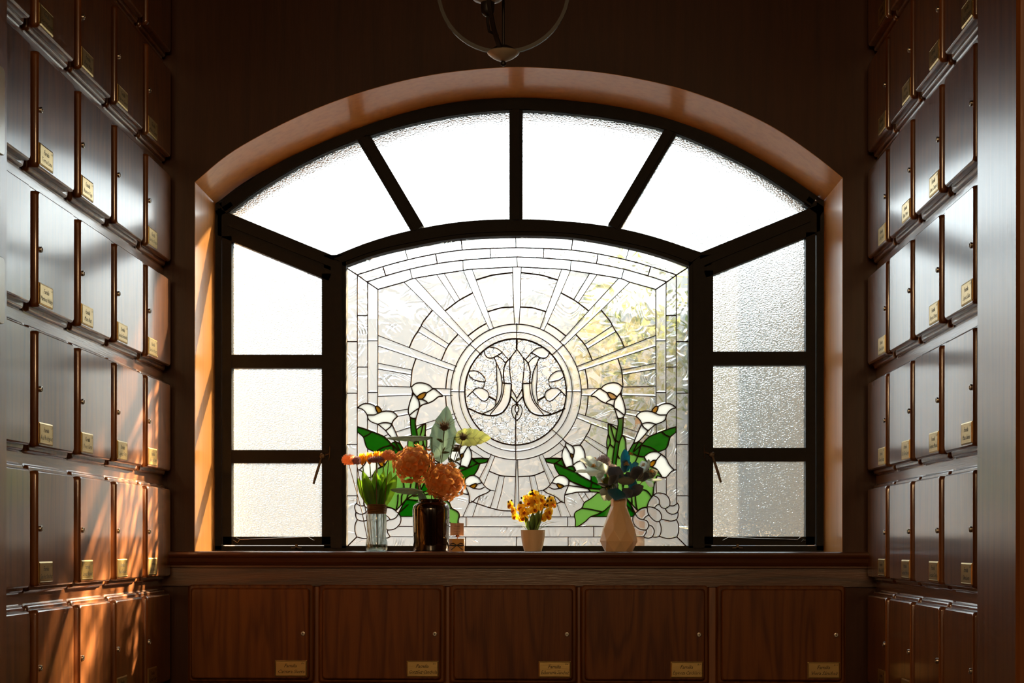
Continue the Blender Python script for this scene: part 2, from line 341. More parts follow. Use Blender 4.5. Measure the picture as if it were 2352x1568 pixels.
# varnished reveal lining (jambs and arch soffit), its boards a few mm thick
rev = tag(empty('trim_1'), kind='structure')
IA = [at(p[0], p[1], FY) for p in inner_px]
def lining(front, back, th, name):
    mb = MB(); n = len(front)
    cen = Vector((sum(p.x for p in front) / n, 0, 1.6))
    vs = []
    for a, b in zip(front, back):
        o = Vector((a.x - cen.x, 0, a.z - cen.z)).normalized() * th
        vs += [(a.x - o.x*.1, 0.001, a.z - o.z*.1), (b.x, FY, b.z), (b.x + o.x, FY, b.z + o.z), (a.x + o.x, 0.001, a.z + o.z)]
    fs = []
    for i in range(n - 1):
        k = i * 4
        for a in range(4):
            b = (a + 1) % 4; fs.append((k + a, k + b, k + 4 + b, k + 4 + a))
    fs += [(0, 1, 2, 3), ((n-1)*4, (n-1)*4+3, (n-1)*4+2, (n-1)*4+1)]
    mb.add(vs, fs); return mb
lining(A0, IA, 0.014, 'a').build('arch_board', M_reveal, rev, smooth=True, angle=30)
for s, a, b in ((-1, A0[0], IA[0]), (1, A0[-1], IA[-1])):
    mb = MB(); z0 = SILL_Z
    mb.add([(a.x - s*.0014, .001, z0), (b.x, FY, z0), (b.x, FY, b.z), (a.x - s*.0014, .001, a.z), (a.x + s*.014, .001, z0), (b.x + s*.014, FY, z0), (b.x + s*.014, FY, b.z), (a.x + s*.014, .001, a.z)],
           [(0,1,2,3),(4,7,6,5),(0,3,7,4),(1,5,6,2),(0,4,5,1),(3,2,6,7)])
    mb.build('jamb_board', M_reveal, rev)

# sill board with moulded nosing, frieze below it
sx0, sx1 = WL - 0.02, WR + 0.02
def profile_x(prof, x0, x1):
    mb = MB(); n = len(prof); mb.loft([[(x0, y, z) for y, z in prof], [(x1, y, z) for y, z in prof]]); return mb
zt = SILL_Z
sill = tag(profile_x([(0.45, zt), (-0.050, zt), (-0.056, zt - .003), (-0.058, zt - .010), (-0.054, zt - .017), (-0.046, zt - .020), (-0.044, zt - .024), (-0.040, zt - .034), (-0.032, zt - .043), (-0.026, zt - .046), (-0.026, zt - .052), (0.45, zt - .052)], sx0, sx1).build('trim_2', M_sill), kind='structure')
zf1 = at(1176, 1346, -0.012).z
tag(MB().box(sx0, sx1, -0.014, 0.0, zf1, zt - .052).build('trim_3', M_frieze), kind='structure')
for k in range(1, 5):               # stiles between the lower niche doors
    xa = [at(420, 1400, -.002).x, at(729, 1400, -.002).x, at(1029.5, 1400, -.002).x, at(1330, 1400, -.002).x, at(1634, 1400, -.002).x, at(1958, 1400, -.002).x][k]
    MB().box(xa - .014, xa + .014, -0.003, 0.002, 0.0, zf1).build('stile', M_door, wall_b)

# pillars that frame the niche bay, nearer the camera
pl = at(17, 1248, -1.76).x; pr = at(2243, 1248, -1.76).x
for nm, x0, x1, s in (('trim_4', WL - .05, pl, -1), ('trim_5', pr, WR + .05, 1)):
    mb = MB(); fx = pl if s < 0 else pr; bx = (WL - .05) if s < 0 else (WR + .05)
    prof = [(bx, -1.76), (fx + s*.006, -1.76), (fx, -1.766), (fx, -2.052), (fx + s*.006, -2.060), (fx + s*.030, -2.060), (fx + s*.034, -2.066), (fx + s*.06, -2.066), (bx, -2.066)]
    mb.loft([[(x, y, 0) for x, y in prof], [(x, y, CEIL) for x, y in prof]])
    tag(mb.build(nm, M_pillar), kind='structure')

# ------------------------------------------------------------------ niche doors
def rrect(wd, ht, r, y, n=5):
    out = []
    for cx_, cz_, a0 in ((wd/2-r, -ht/2+r, -PI/2), (wd/2-r, ht/2-r, 0), (-wd/2+r, ht/2-r, PI/2), (-wd/2+r, -ht/2+r, PI)):
        for k in range(n + 1):
            a = a0 + PI/2 * k / n; out.append((cx_ + r*math.cos(a), y, cz_ + r*math.sin(a)))
    return out
def door_meshes(wd, ht, M_door=None):
    g = MB(); e = 0.0235                     # moulded base tier
    g.loft([rrect(wd+e+.008, ht+e+.008, .008, 0), rrect(wd+e+.008, ht+e+.008, .008, -.003), rrect(wd+e+.001, ht+e+.001, .008, -.0045), rrect(wd+e, ht+e, .010, -.0052),
            rrect(wd+e, ht+e, .010, -.011), rrect(wd+e-.004, ht+e-.004, .010, -.0145), rrect(wd+e-.010, ht+e-.010, .010, -.016)])
    b = g.build('moulding', M_door, smooth=True, angle=35)
    p = MB(); p.loft([rrect(wd-.002, ht-.002, .011, -.0155), rrect(wd, ht, .011, -.018), rrect(wd, ht, .011, -.029), rrect(wd-.003, ht-.003, .011, -.0335), rrect(wd-.010, ht-.010, .010, -.036)])
    q = p.build('door_panel', M_door, smooth=True, angle=50)
    ms = (b.data, q.data)
    for o in (b, q): bpy.data.objects.remove(o)
    return ms
def lock_mesh():
    m = MB(); r = .0072
    m.lathe([(r, 0), (r, .003), (r*.92, .0042), (r*.72, .0046), (r*.66, .0034), (r*.2, .0034)], n=20)
    m.xform(Matrix.Rotation(PI/2, 4, 'X')); o = m.build('lock', M_steel, smooth=True); me = o.data; bpy.data.objects.remove(o)
    k = MB().box(-.0007, .0007, -.0040, -.0032, -.0028, .0028); k.lathe([(.0016, 0), (.0016, .0008)], (0, 0, 0), 10)
    for i in range(8, len(k.v)): k.v[i] = (k.v[i][0], -.0033 - k.v[i][2], k.v[i][1])
    o = k.build('keyhole', M_dark); kme = o.data; bpy.data.objects.remove(o)
    return me, kme
def plate_mesh():
    m = MB(); W_, H_ = .103, .0525
    m.loft([rrect(W_, H_, .0006, 0, 1), rrect(W_, H_, .0006, -.0012, 1), rrect(W_-.007, H_-.007, .0005, -.0030, 1), rrect(W_-.008, H_-.008, .0005, -.0026, 1)])
    o = m.build('name_plate', M_brass); me = o.data; bpy.data.objects.remove(o); return me
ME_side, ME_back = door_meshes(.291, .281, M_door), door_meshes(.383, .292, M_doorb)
ME_lock, ME_key = lock_mesh(); ME_plate = plate_mesh()

def text_mesh(lines, name='lettering'):
    """lines: (text, size, x, z) -> flat slightly raised italic lettering facing -y"""
    vs, fs = [], []
    dg = None
    for t, size, x, z in lines:
        cu = bpy.data.curves.new('t', 'FONT'); cu.body = t; cu.size = size; cu.shear = 0.38; cu.align_x = 'CENTER'; cu.align_y = 'CENTER'
        cu.resolution_u = 1; cu.space_character = 0.92; cu.extrude = 0.0
        o = bpy.data.objects.new('t', cu); COL.objects.link(o)
        bpy.context.view_layer.update(); dg = bpy.context.evaluated_depsgraph_get()
        me = bpy.data.meshes.new_from_object(o.evaluated_get(dg)); b = len(vs)
        xsx = [v.co.x for v in me.vertices] or [0]; wd = max(xsx) - min(xsx); k = min(1.0, .090 / max(wd, 1e-6))
        vs += [(v.co.x * k + x, -.00275, v.co.y + z) for v in me.vertices]
        fs += [tuple(i + b for i in p.vertices) for p in me.polygons]
        bpy.data.objects.remove(o); bpy.data.curves.remove(cu); bpy.data.meshes.remove(me)
    me = bpy.data.meshes.new(name); me.from_pydata(vs, [], fs); me.materials.append(M_ink); return me

def niche_door(meshes, wd, ht, loc, rz, side, label, group, names=None, num=None):
    root = empty('urn_niche', loc, rz); tag(root, label, 'niche', group)
    link('moulding', meshes[0], root); link('door_panel', meshes[1], root)
    lk = link('lock', ME_lock, root, (side * (wd/2 - .0195), -.036, 0)); link('keyhole', ME_key, lk)
    if names is not None:
        pl_ = link('name_plate', ME_plate, root, (side * (wd/2 - .007 - .0515), -.0358, -ht/2 + .004 + .0263 + .004))
        if names:
            ls = [('Familia', .0165, -.002, .0085), (names, .0165, 0, -.0100)]
            if num: ls.append((num, .0075, .038, .0165))
            link('lettering', text_mesh(ls), pl_)
    return root

ORD = ['uppermost partly cut off', 'first', 'second', 'third', 'fourth', 'fifth', 'sixth']
def side_label(wall, r, c, plate, note=''):
    row = {0: 'cut-off top row', 1: 'first full row', 2: 'second full row', 3: 'third full row', 4: 'fourth full row', 5: 'row at sill height', 6: 'lowest row'}[r]
    col = ['beside the window wall', 'second from the window wall', 'third from the window wall', 'fourth from the window wall', 'beside the left foreground pillar'][c]
    return f"{note}square niche door, {wall} wall, {row}, {col}"
left_names = {(1,3): 'Gutierrez Coronado', (1,2): 'Perez Rivas', (1,1): 'Cabrera Gomez', (1,0): 'Franco Lopez', (2,3): 'Torres Luna', (2,2): 'Ramos Vega', (2,0): 'Sanchez Orozco',
    (3,3): 'Martinez Hidalgo', (3,2): 'Mora Ruiz', (3,1): 'Sanchez Fernandez', (3,0): 'Sanchez Huerta', (4,3): 'Real Rodriguez', (4,2): 'Perez Garza', (4,1): 'Lopez Ortiz', (4,0): 'Garcia Ortiz',
    (5,3): 'Sanchez Sanchez', (5,2): 'Lopez Aguilar', (5,1): 'Ruiz Sanchez', (5,0): 'Diaz Romo', (6,1): 'Garcia Vera', (6,0): 'Lopez Tovar', (6,3): 'Rojas Leon', (6,2): 'Nava Cruz'}
right_names = {(0,0): 'Leon Mata', (1,0): 'Luna Rios', (1,1): 'Vega Soto', (1,2): 'Rojas Pineda', (1,3): 'Diaz Santana', (2,0): 'Cruz Solis', (2,1): 'Rios Mora', (2,2): 'Luna Campos',
    (3,0): 'Gomez Reyes', (3,2): 'Reyes Duran', (3,3): 'Lopez Salas', (4,0): 'Gomez Rosas', (4,1): 'Del Toro Lopez', (4,2): 'Gonzalez Miranda', (4,3): 'Mata Salinas',
    (5,0): 'Rosas Vidal', (5,1): 'Gonzalez Barbosa', (5,2): 'Gonzalez Garcia', (5,3): 'Silva Leon', (6,0): 'Nava Rios', (6,1): 'Lara Soto'}
for r in range(0, 7):
    zc = Z5 + PZ * (5 - r) + .281/2
    for c in range(5):
        if r == 0 and c > 1: continue
        yc = Y0 - PY * c - .291/2
        nm = left_names.get((r, c))
        note = '' if nm else ('plateless ' if c < 4 and r else '')
        niche_door(ME_side, .291, .281, (WL, yc, zc), PI/2, -1, side_label('left', r, c, nm, note), 'square niche doors on the left wall', nm, 'C-%d' % (r*5 + c + 2) if nm else None)
    for c in range(4):
        if r == 0 and c > 1: continue
        yc = Y0 - PY * c - .291/2
        nm = right_names.get((r, c))
        note = '' if nm or r in (0, 6) else 'plateless '
        niche_door(ME_side, .291, .281, (WR, yc, zc), -PI/2, 1, side_label('right', r, c, nm, note), 'square niche doors on the right wall', nm, 'A-%d' % (r*5 + c + 2) if nm else None)
bn = ['Camara Sierra', 'González Canchola', 'Echeverría Sánchez', 'Espinoza Candelario', 'Viera Sánchez']
bl = ['wide oak niche door under the sill, leftmost, plate numbered B-6', 'wide oak niche door under the sill, second from left, plate numbered B-7',
      'wide oak niche door at the middle under the sill, plate numbered B-8', 'wide oak niche door under the sill, second from right, plate numbered B-9',
      'wide dark oak niche door under the sill, rightmost, plate numbered B-10']
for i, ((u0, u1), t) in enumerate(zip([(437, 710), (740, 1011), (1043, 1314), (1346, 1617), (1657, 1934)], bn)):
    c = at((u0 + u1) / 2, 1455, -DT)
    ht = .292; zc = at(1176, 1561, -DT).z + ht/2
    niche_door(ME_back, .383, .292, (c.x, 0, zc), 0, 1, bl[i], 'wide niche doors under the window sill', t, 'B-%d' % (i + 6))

# two cream notice plates on the face of the left pillar, cut by the frame
for (va, vb), lb in (((150, 352), 'cream plate with rounded corner on the left pillar, upper one, cut off by the frame'), ((588, 742), 'cream plate on the left pillar, lower one, cut off by the frame')):
    yr = None
    # far edge at u=8 on the pillar face x = pl
    d = (at(8, 0, 0) - Vector((0, -DIST, ZH))); yfar = -DIST + d.y * pl / d.x
    sc_ = (yfar + DIST) / F_PX
    z1, z0 = ZH - (va - CY) * sc_, ZH - (vb - CY) * sc_
    m = MB(); Wp = .15; m.loft([rrect(Wp, z1 - z0, .012, 0, 4), rrect(Wp, z1 - z0, .012, -.003, 4), rrect(Wp-.003, z1 - z0-.003, .011, -.004, 4)])
    o = m.build('notice_plate', mat('cream_enamel_plate', (0.72, 0.64, 0.46), 0.25, 0.1, 0.05, 20, coat=0.5)); o.location = (pl, yfar - Wp/2, (z0 + z1)/2); o.rotation_euler = (0, 0, PI/2)
    tag(o, lb, 'plate')

# ------------------------------------------------------------------ steel window
win = tag(empty('window_1', (0, FY, SILL_Z)), kind='structure')
def W3(u, v, Y): return at(u, v, Y)
def bar_mb(mb, pts, wpx, y0, y1, k=1):
    """flat bar following a pixel path in the window plane: width in px, from y0 to y1"""
    P = [at(p[0], p[1], (y0)) for p in pts]; n = len(P); hw = wpx * 0.5 * (y0 + DIST) / F_PX
    ring = []
    for i, p in enumerate(P):
        a, b = P[max(i-1, 0)], P[min(i+1, n-1)]; t = (b - a); t.y = 0; t.normalize(); q = Vector((-t.z, 0, t.x)) * hw
        ring.append([(p.x + q.x, y0, p.z + q.z), (p.x - q.x, y0, p.z - q.z), (p.x - q.x, y1, p.z - q.z), (p.x + q.x, y1, p.z + q.z)])
    mb.loft(ring); return mb
def offs(pts, d):
    P = [Vector(p[:2]) for p in pts]; out = []
    for i, p in enumerate(P):
        t = (P[min(i+1, len(P)-1)] - P[max(i-1, 0)]).normalized(); out.append(p + Vector((-t.y, t.x)) * d)
    return out
ya, yb = FY - .004, FY + .045
zsl = SILL_Z
# outer frame: arch band, two jamb bars, bottom bar
gl_arch = crom([(520, 490), (600, 431), (710, 367), (818, 321), (935, 285), (1050, 262), (1185, 251), (1320, 260), (1430, 275), (1540, 300), (1650, 346), (1760, 405), (1862, 474)], 5)
mb = MB(); bar_mb(mb, offs(gl_arch, -13), 30, ya, yb)
bar_mb(mb, [(496, 464), (496, 1262)], 26, ya, yb); bar_mb(mb, [(1889, 460), (1889, 1264)], 26, ya, yb)
bar_mb(mb, [(484, 1262), (1900, 1262)], 18, ya, yb)
bar_mb(mb, [(1852, 460), (1890, 487)], 22, ya, yb); bar_mb(mb, [(534, 470), (498, 492)], 16, ya, yb)
mb.build('outer_frame', M_iron, win)
mb = MB(); bar_mb(mb, offs(gl_arch, -3), 5, ya - .006, ya); mb.build('glazing_bead', M_iron, win)
# mullions either side of the stained glass
for u0, u1 in ((742, 797), (1580, 1636)):
    mb = MB(); uc = (u0 + u1) / 2
    bar_mb(mb, [(uc, 585), (uc, 1258)], u1 - u0 - 4, ya, yb); bar_mb(mb, [(uc + (3 if uc < 1000 else -3), 600), (uc + (3 if uc < 1000 else -3), 1258)], 26, ya - .010, ya)
    mb.build('mullion', M_iron, win)
# transoms: sloping from the corners down to the mullions, arc over the centre
t_out = crom([(765, 588), (850, 555), (943, 529), (1060, 509), (1185, 503), (1300, 508), (1400, 520), (1500, 543), (1612, 580)], 5)
t_in = crom([(790, 611), (860, 586), (930, 569), (1050, 548), (1185, 541), (1320, 546), (1445, 568), (1520, 588), (1584, 611)], 5)
def band_mb(mb, a, b, y0, y1):
    n = min(len(a), len(b)); ring = []
    for i in range(n):
        p, q = at(a[i][0], a[i][1], y0), at(b[i][0], b[i][1], y0)
        ring.append([(p.x, y0, p.z), (q.x, y0, q.z), (q.x, y1, q.z), (p.x, y1, p.z)])
    mb.loft(ring); return mb
mb = MB(); band_mb(mb, t_out, t_in, ya, yb); band_mb(mb, offs(t_out, 6), offs(t_in, -10), ya - .010, ya)
mb.build('arched_transom', M_iron, win)
mb = MB(); band_mb(mb, [(500, 478), (768, 588)], [(500, 540), (768, 648)], ya, yb); band_mb(mb, [(522, 500), (780, 603)], [(522, 518), (780, 620)], ya - .008, ya); mb.build('sloping_transom', M_iron, win)
mb = MB(); band_mb(mb, [(1608, 580), (1884, 468)], [(1608, 642), (1884, 530)], ya, yb); band_mb(mb, [(1596, 600), (1862, 490)], [(1596, 618), (1862, 508)], ya - .008, ya); mb.build('sloping_transom', M_iron, win)
for a, b, wd in (((834, 314), (959, 525), 31), ((1185, 250), (1185, 504), 30), ((1541, 301), (1410, 522), 30)):
    mb = MB(); bar_mb(mb, [a, b], wd, ya + .002, yb); bar_mb(mb, [a, b], wd - 14, ya - .006, ya + .002); mb.build('spoke_bar', M_iron, win)

def pane(px, name, material, parent, Y=None, th=.004, extra=3):
    Y = Y or FY + .022
    P = [at(p[0], p[1], Y) for p in px]; c = sum(P, Vector()) / len(P)
    mb = MB(); n = len(P)
    mb.loft([[(p.x, Y, p.z) for p in P], [(p.x, Y + th, p.z) for p in P]]); return mb.build(name, material, parent)
def sub(path, u0, u1): return [p for p in path if u0 - 2 <= p[0] <= u1 + 2]
ga, ti = offs(gl_arch, -4), offs(t_out, 4)
win_inv = Matrix.Translation((0, FY, SILL_Z)).inverted()
def fan(l0, l1, r0, r1):
    top = [p for p in ga if l0 < p[0] < r0]; bot = [p for p in ti if l1 < p[0] < r1]
    return top, bot
def fpane(tl, tr, bl_, br_):
    top = [p for p in ga if tl[0] + 4 < p[0] < tr[0] - 4]; bot = [p for p in ti if bl_[0] + 4 < p[0] < br_[0] - 4]
    return [tl] + top + [tr, br_] + bot[::-1] + [bl_]
panes = [fpane((510, 486), (832, 310), (760, 590), (957, 530)), fpane((836, 310), (1185, 247), (960, 530), (1185, 508)), fpane((1187, 247), (1541, 299), (1187, 508), (1412, 526)), fpane((1543, 300), (1872, 474), (1414, 527), (1615, 584))]
for p in panes: pane(p, 'fanlight_pane', G_frost, win)

def casement(pxs, xl, xr, bars, top_l, top_r, hinge):
    """sash frame with three frosted panes"""
    y0, y1 = ya - .006, yb - .012
    mb = MB()
    sash = [(xl - 10, top_l - 14), (xr + 10, top_r - 14)]
    bar_mb(mb, [(xl - 9, top_l - 8), (xl - 9, 1250)], 22, y0, y1); bar_mb(mb, [(xr + 9, top_r - 8), (xr + 9, 1250)], 22, y0, y1)
    bar_mb(mb, [(xl - 18, top_l - 10 - (top_r - top_l) * 18 / (xr - xl)), (xr + 18, top_r - 10 + (top_r - top_l) * 18 / (xr - xl))], 24, y0, y1)
    bar_mb(mb, [(xl - 18, 1242), (xr + 18, 1242)], 20, y0, y1)
    for v0, v1 in bars: bar_mb(mb, [(xl - 5, (v0 + v1)/2), (xr + 5, (v0 + v1)/2)], v1 - v0, y0 + .002, y1)
    o = mb.build('casement_sash', M_iron, win)
    vs = [None] + [b for b in bars] + [None]
    pane([(xl - 4, top_l - 4), (xr + 4, top_r - 4), (xr + 4, bars[0][0] + 4), (xl - 4, bars[0][0] + 4)], 'glass_pane', G_frost, o)
    pane([(xl - 4, bars[0][1] - 4), (xr + 4, bars[0][1] - 4), (xr + 4, bars[1][0] + 4), (xl - 4, bars[1][0] + 4)], 'glass_pane', G_frost, o)
    pane([(xl - 4, bars[1][1] - 4), (xr + 4, bars[1][1] - 4), (xr + 4, 1235), (xl - 4, 1235)], 'glass_pane', G_frost, o)
    return o
cs_l = casement(None, 530, 741, [(814, 845), (1033, 1063)], 550, 636, 1)
cs_r = casement(None, 1636, 1853, [(807, 838), (1028, 1059)], 629, 541, -1)
M_rusty = mat('rusty_iron_handle', (0.10, 0.075, 0.05), 0.5, 0.7, 0.4, 90, 0.2)
def handle(parent, uc, vc, s):
    y = ya - .008; mb = MB(); c = at(uc, vc, y)
    mb.lathe([(.011, 0), (.011, .004), (.0085, .008), (.006, .009), (.002, .0095)], (0, 0, 0), 20); 
    mb.xform(Matrix.Translation((c.x, y, c.z)) @ Matrix.Rotation(PI/2, 4, 'X'))
    e = at(uc + s * 21, vc + 64, y - .02); k = at(uc + s * 2, vc + 4, y - .012)
    mb.tube([k, k.lerp(e, .15) + Vector((0, -.004, 0)), k.lerp(e, .6) + Vector((0, -.004, 0)), e], [.0035, .0042, .0048, .0038], 10, 0.6)
    a = at(uc + s * -17, vc - 22, y); b_ = at(uc + s * -15, vc + 10, y)
    mb.tube([a, a.lerp(b_, .5) + Vector((s*-.003, -.01, 0)), b_], .0022, 8); mb.tube([at(uc, vc, y - .004), at(uc - s*17, vc - 6, y - .004)], .0035, 8)
    mb.build('handle', M_rusty, parent, smooth=True)
handle(cs_l, 741, 1047, -1); handle(cs_r, 1635, 1044, 1)
M_wire = mat('bright_stay_wire', (0.45, 0.42, 0.33), 0.3, 1.0)
for o, pts in ((cs_l, [(536, 1240), (545, 1246), (552, 1238), (543, 1235), (550, 1239), (630, 1236), (708, 1233), (715, 1238), (722, 1241)]),
               (cs_r, [(1660, 1241), (1668, 1237), (1672, 1234), (1750, 1237), (1832, 1239), (1838, 1234), (1846, 1238), (1840, 1244), (1850, 1240)])):
    MB().tube([at(u, v, ya - .016) for u, v in pts], .0016, 8).build('stay_bar', M_wire, o, smooth=True)
    u = 681 if o is cs_l else 1694
    mb = MB(); c = at(u, 1256, ya - .010); mb.box(c.x - .018, c.x + .018, ya - .014, ya - .003, c.z - .004, c.z - .001).box(c.x - .004, c.x + .004, ya - .014, ya - .006, c.z - .004, c.z + .010)
    mb.build('stay_catch', M_rusty, o)

for ch in list(win.children): ch.location = -win.location

# ------------------------------------------------------------------ stained glass panel
K = 220 / 1725.0
TO = {'A': (1180, 530), 'B': (1380, 530), 'C': (1180, 710), 'D': (1380, 710), 'E': (1180, 890), 'F': (1380, 890), 'G': (1180, 1070), 'H': (1380, 1070)}
def T(spec):
    """'A 35,85 40,300 | B ...' -> list of px points"""
    out = []; t = None
    for w_ in spec.split():
        if w_ in TO or w_ in 'MP': t = w_; continue
        a, b = w_.split(','); a, b = float(a), float(b)
        if t == 'M': out.append((1030 + a * 310 / 1519, 740 + b * 320 / 1568))
        elif t == 'P': out.append((a, b))
        else: out.append((TO[t][0] + a * K, TO[t][1] + b * K))
    return out
MIR = 1187.2
# (spec, curved, mirrored, width px)
L_ = []
def ln(spec, c=1, m=1, wd=2.3): L_.append((T(spec), c, m, wd))
ln('P 1184,568.5 A 560,318 1040,345 1510,412 B 450,520 890,640 1360,790')
ln('P 1184,589.7 A 540,490 1030,530 1490,590 B 415,690 850,810 1180,915')
ln('P 1184,612.5 A 860,690 1020,712 1500,785 B 370,862 520,920 990,1052')
ln('B 1600,640 1360,795 1180,925 990,1052', 0, 1, 3)
ln('B 1360,795 D 1360,800 F 1362,800 H 1365,665', 0); ln('B 1176,930 D 1173,800 F 1173,285', 0); ln('F 1175,510 1180,750', 0); ln('F 1175,1098 1175,1270', 0); ln('H 1178,205 1180,520', 0)
ln('B 990,1052 D 990,800 F 995,335', 0); ln('F 996,660 1000,828', 0); ln('H 995,260 1003,492', 0)
ln('A 37,60 40,300', 0, 0); ln('A 1068,100 1040,345', 0, 1, 3); ln('B 520,280 450,520', 0); ln('A 540,315 535,490', 0); ln('A 1520,412 1490,590', 0, 1, 3); ln('B 900,645 850,810', 0, 1, 3.2)
ln('A 60,475 65,648', 0, 0); ln('A 1030,530 1022,712', 0); ln('B 415,690 370,862', 0)
for s in ('D 1360,582 1600,582', 'D 1362,1510 1600,1510', 'F 1365,1021 1600,1021', 'H 1368,535 1600,535', 'D 1175,112 1358,112', 'D 1173,1040 1358,1040', 'D 990,567 1173,567', 'D 990,1497 1173,1497'): ln(s, 0)
ln('P 1180,1186.7 G 1092,915', 0); ln('G 1385,914 1670,912 H 105,912 575,908', 0); ln('P 1180,1209.4 G 1105,1090', 0); ln('G 1160,1087 1610,1088 H 45,1090 610,1085', 0)
ln('P 1180,1232.6 G 1560,1275 H 655,1270 778,1270', 0); ln('G 970,915 970,1092', 0); ln('G 1440,1092 1440,1275', 0); ln('G 980,1275 980,1440', 0); ln('G 48,1275 48,1440', 0, 0); ln('H 1370,1275 1535,1440', 0, 1, 3)
# rays
ln('A 135,650 115,1370 C 97,268', 0); ln('E 70,1298 G 80,200 105,915', 0)
for s in ('A 863,690 580,1460 C 475,345', 'A 1022,712 850,1115 C 603,255 540,385', 'A 1365,768 1080,1240', 'A 1500,785 1160,1295',
          'B 315,860 A 1350,1440 C 940,480 835,585', 'B 525,920 C 1575,15 1115,450 905,655', 'D 210,295 C 1275,632', 'D 272,400 C 1325,710',
          'D 990,470 425,690 C 1410,925 1135,1030', 'D 990,660 305,885 C 1285,1080 1165,1115', 'D 990,970 372,1095', 'D 990,1075 380,1180', 'D 990,1385 380,1400',
          'F 990,155 372,135', 'C 1208,1438 1555,1425', 'E 1215,140 1395,145', 'F 445,385 735,433', 'F 440,480 635,515', 'E 1160,465 1290,505 F 0,598 300,690', 'F 405,715 675,800', 'F 808,843 890,880',
          'E 1135,545 1400,655 F 0,715 130,765', 'F 383,850 605,938', 'F 680,965 745,997', 'E 1303,867 F 105,1085', 'E 1264,935 F 105,1225', 'E 820,985 910,1075', 'E 895,1110 640,1272',
          'E 450,1222 G 520,0 655,335', 'E 515,1190 G 615,0 733,225', 'G 280,180 P 1222,1128 1233,1168', 'G 375,165 445,450 P 1244,1152 1248,1166', 'G 730,545 855,915', 'G 918,665 1030,913', 'G 1155,475 1270,660', 'G 1275,475 1355,605', 'G 440,450 530,435'):
    ln(s, 0, 1, 1.9)
for s in ('A 135,750 410,785 530,805 795,885', 'A 115,1370 310,1382 400,1400 580,1455', 'A 850,1115 1080,1240 1160,1295 1350,1440', 'C 605,255 760,345 940,480', 'C 1115,450 1225,570 1275,632 1325,710 1415,920',
          'C 1575,15 D 160,205 210,295 272,400 350,520 425,690', 'C 1285,1080 1320,1250 1335,1422', 'D 305,885 345,1000 372,1095 385,1200 400,1398', 'E 1340,145 1325,340 1290,505', 'E 1395,655 1360,770 1303,867 1264,935 1190,1035',
          'G 88,190 280,180 375,165 550,95', 'P 1194,1173 1222,1172 1248,1166 1279,1156 1292,1150'):
    ln(s, 1, 1, 3.2)
def ell(cx_, cy_, a, b, n=72): return [(cx_ + a*math.cos(2*PI*k/n), cy_ + b*math.sin(2*PI*k/n)) for k in range(n + 1)]
for e_, wd in ((ell(1185.3, 899.8, 150, 155.7), 2.6), (ell(1184.3, 899.3, 130, 136.8), 2.2), (ell(1184.2, 899.7, 116.5, 122), 4)): L_.append((e_, 0, 0, wd))
ln('P 1187,742 1187,778', 0, 0, 2.5); ln('P 1184.5,1021 1184.5,1056', 0, 0, 2.5); ln('P 1299.5,899 1336,899.5', 0, 0, 2.5); ln('P 1034.5,899 1069,899.5', 0, 0, 2.5)
ln('P 1295,790 1268,815', 0); ln('P 1267,985 1292.5,1007.5', 0)
# monogram
for s, wd in (('M 850,430 835,390 768,300', 3), ('M 850,430 852,500 845,600 832,700 832,745 768,860', 3), ('M 840,395 895,460 920,560 912,685', 3.5), ('M 832,690 912,685 936,681', 3.5), ('M 832,690 835,750 850,880 900,980 960,1030 1050,1050 1170,1030 1315,968', 4.2),
          ('M 911,690 925,800 960,900 1072,1038', 2.5), ('M 936,685 945,800 975,890 1012,940 1060,985 1165,1032', 2.8), ('M 1000,458 955,560 936,685', 3), ('M 1000,458 997,640 990,770 1012,940', 2.6),
          ('M 872,412 940,335 1000,292 1072,280', 2.5), ('M 935,340 1030,395 1090,400 1125,370 1137,325', 3), ('M 897,460 940,410 998,376', 2.5), ('M 1000,458 1018,412 1040,395', 3),
          ('M 1300,548 1220,550 1150,600 1130,668 1240,650 1295,612 1308,590', 2.6), ('M 1130,668 1135,705 1157,742', 2.5), ('M 1157,742 1220,740 1270,778 1328,838', 2.8), ('M 1157,742 1100,780 1085,830 1110,875 1150,885 1200,850 1270,778', 2.8),
          ('M 845,825 770,912', 3.5), ('M 832,745 846,826', 2.5), ('M 768,914 818,945 830,1000 805,1070 757,1108', 2.5), ('M 768,914 792,980 757,1045', 3)):
    L_.append((T(s), 1, 1, wd))
L_.append((T('M 1085,835 1003,880'), 0, 1, 4.5))
ln('M 770,180 768,300', 0, 0, 5); ln('M 768,858 766,912', 0, 0, 2); ln('M 757,1045 757,1385', 0, 0, 3.2)
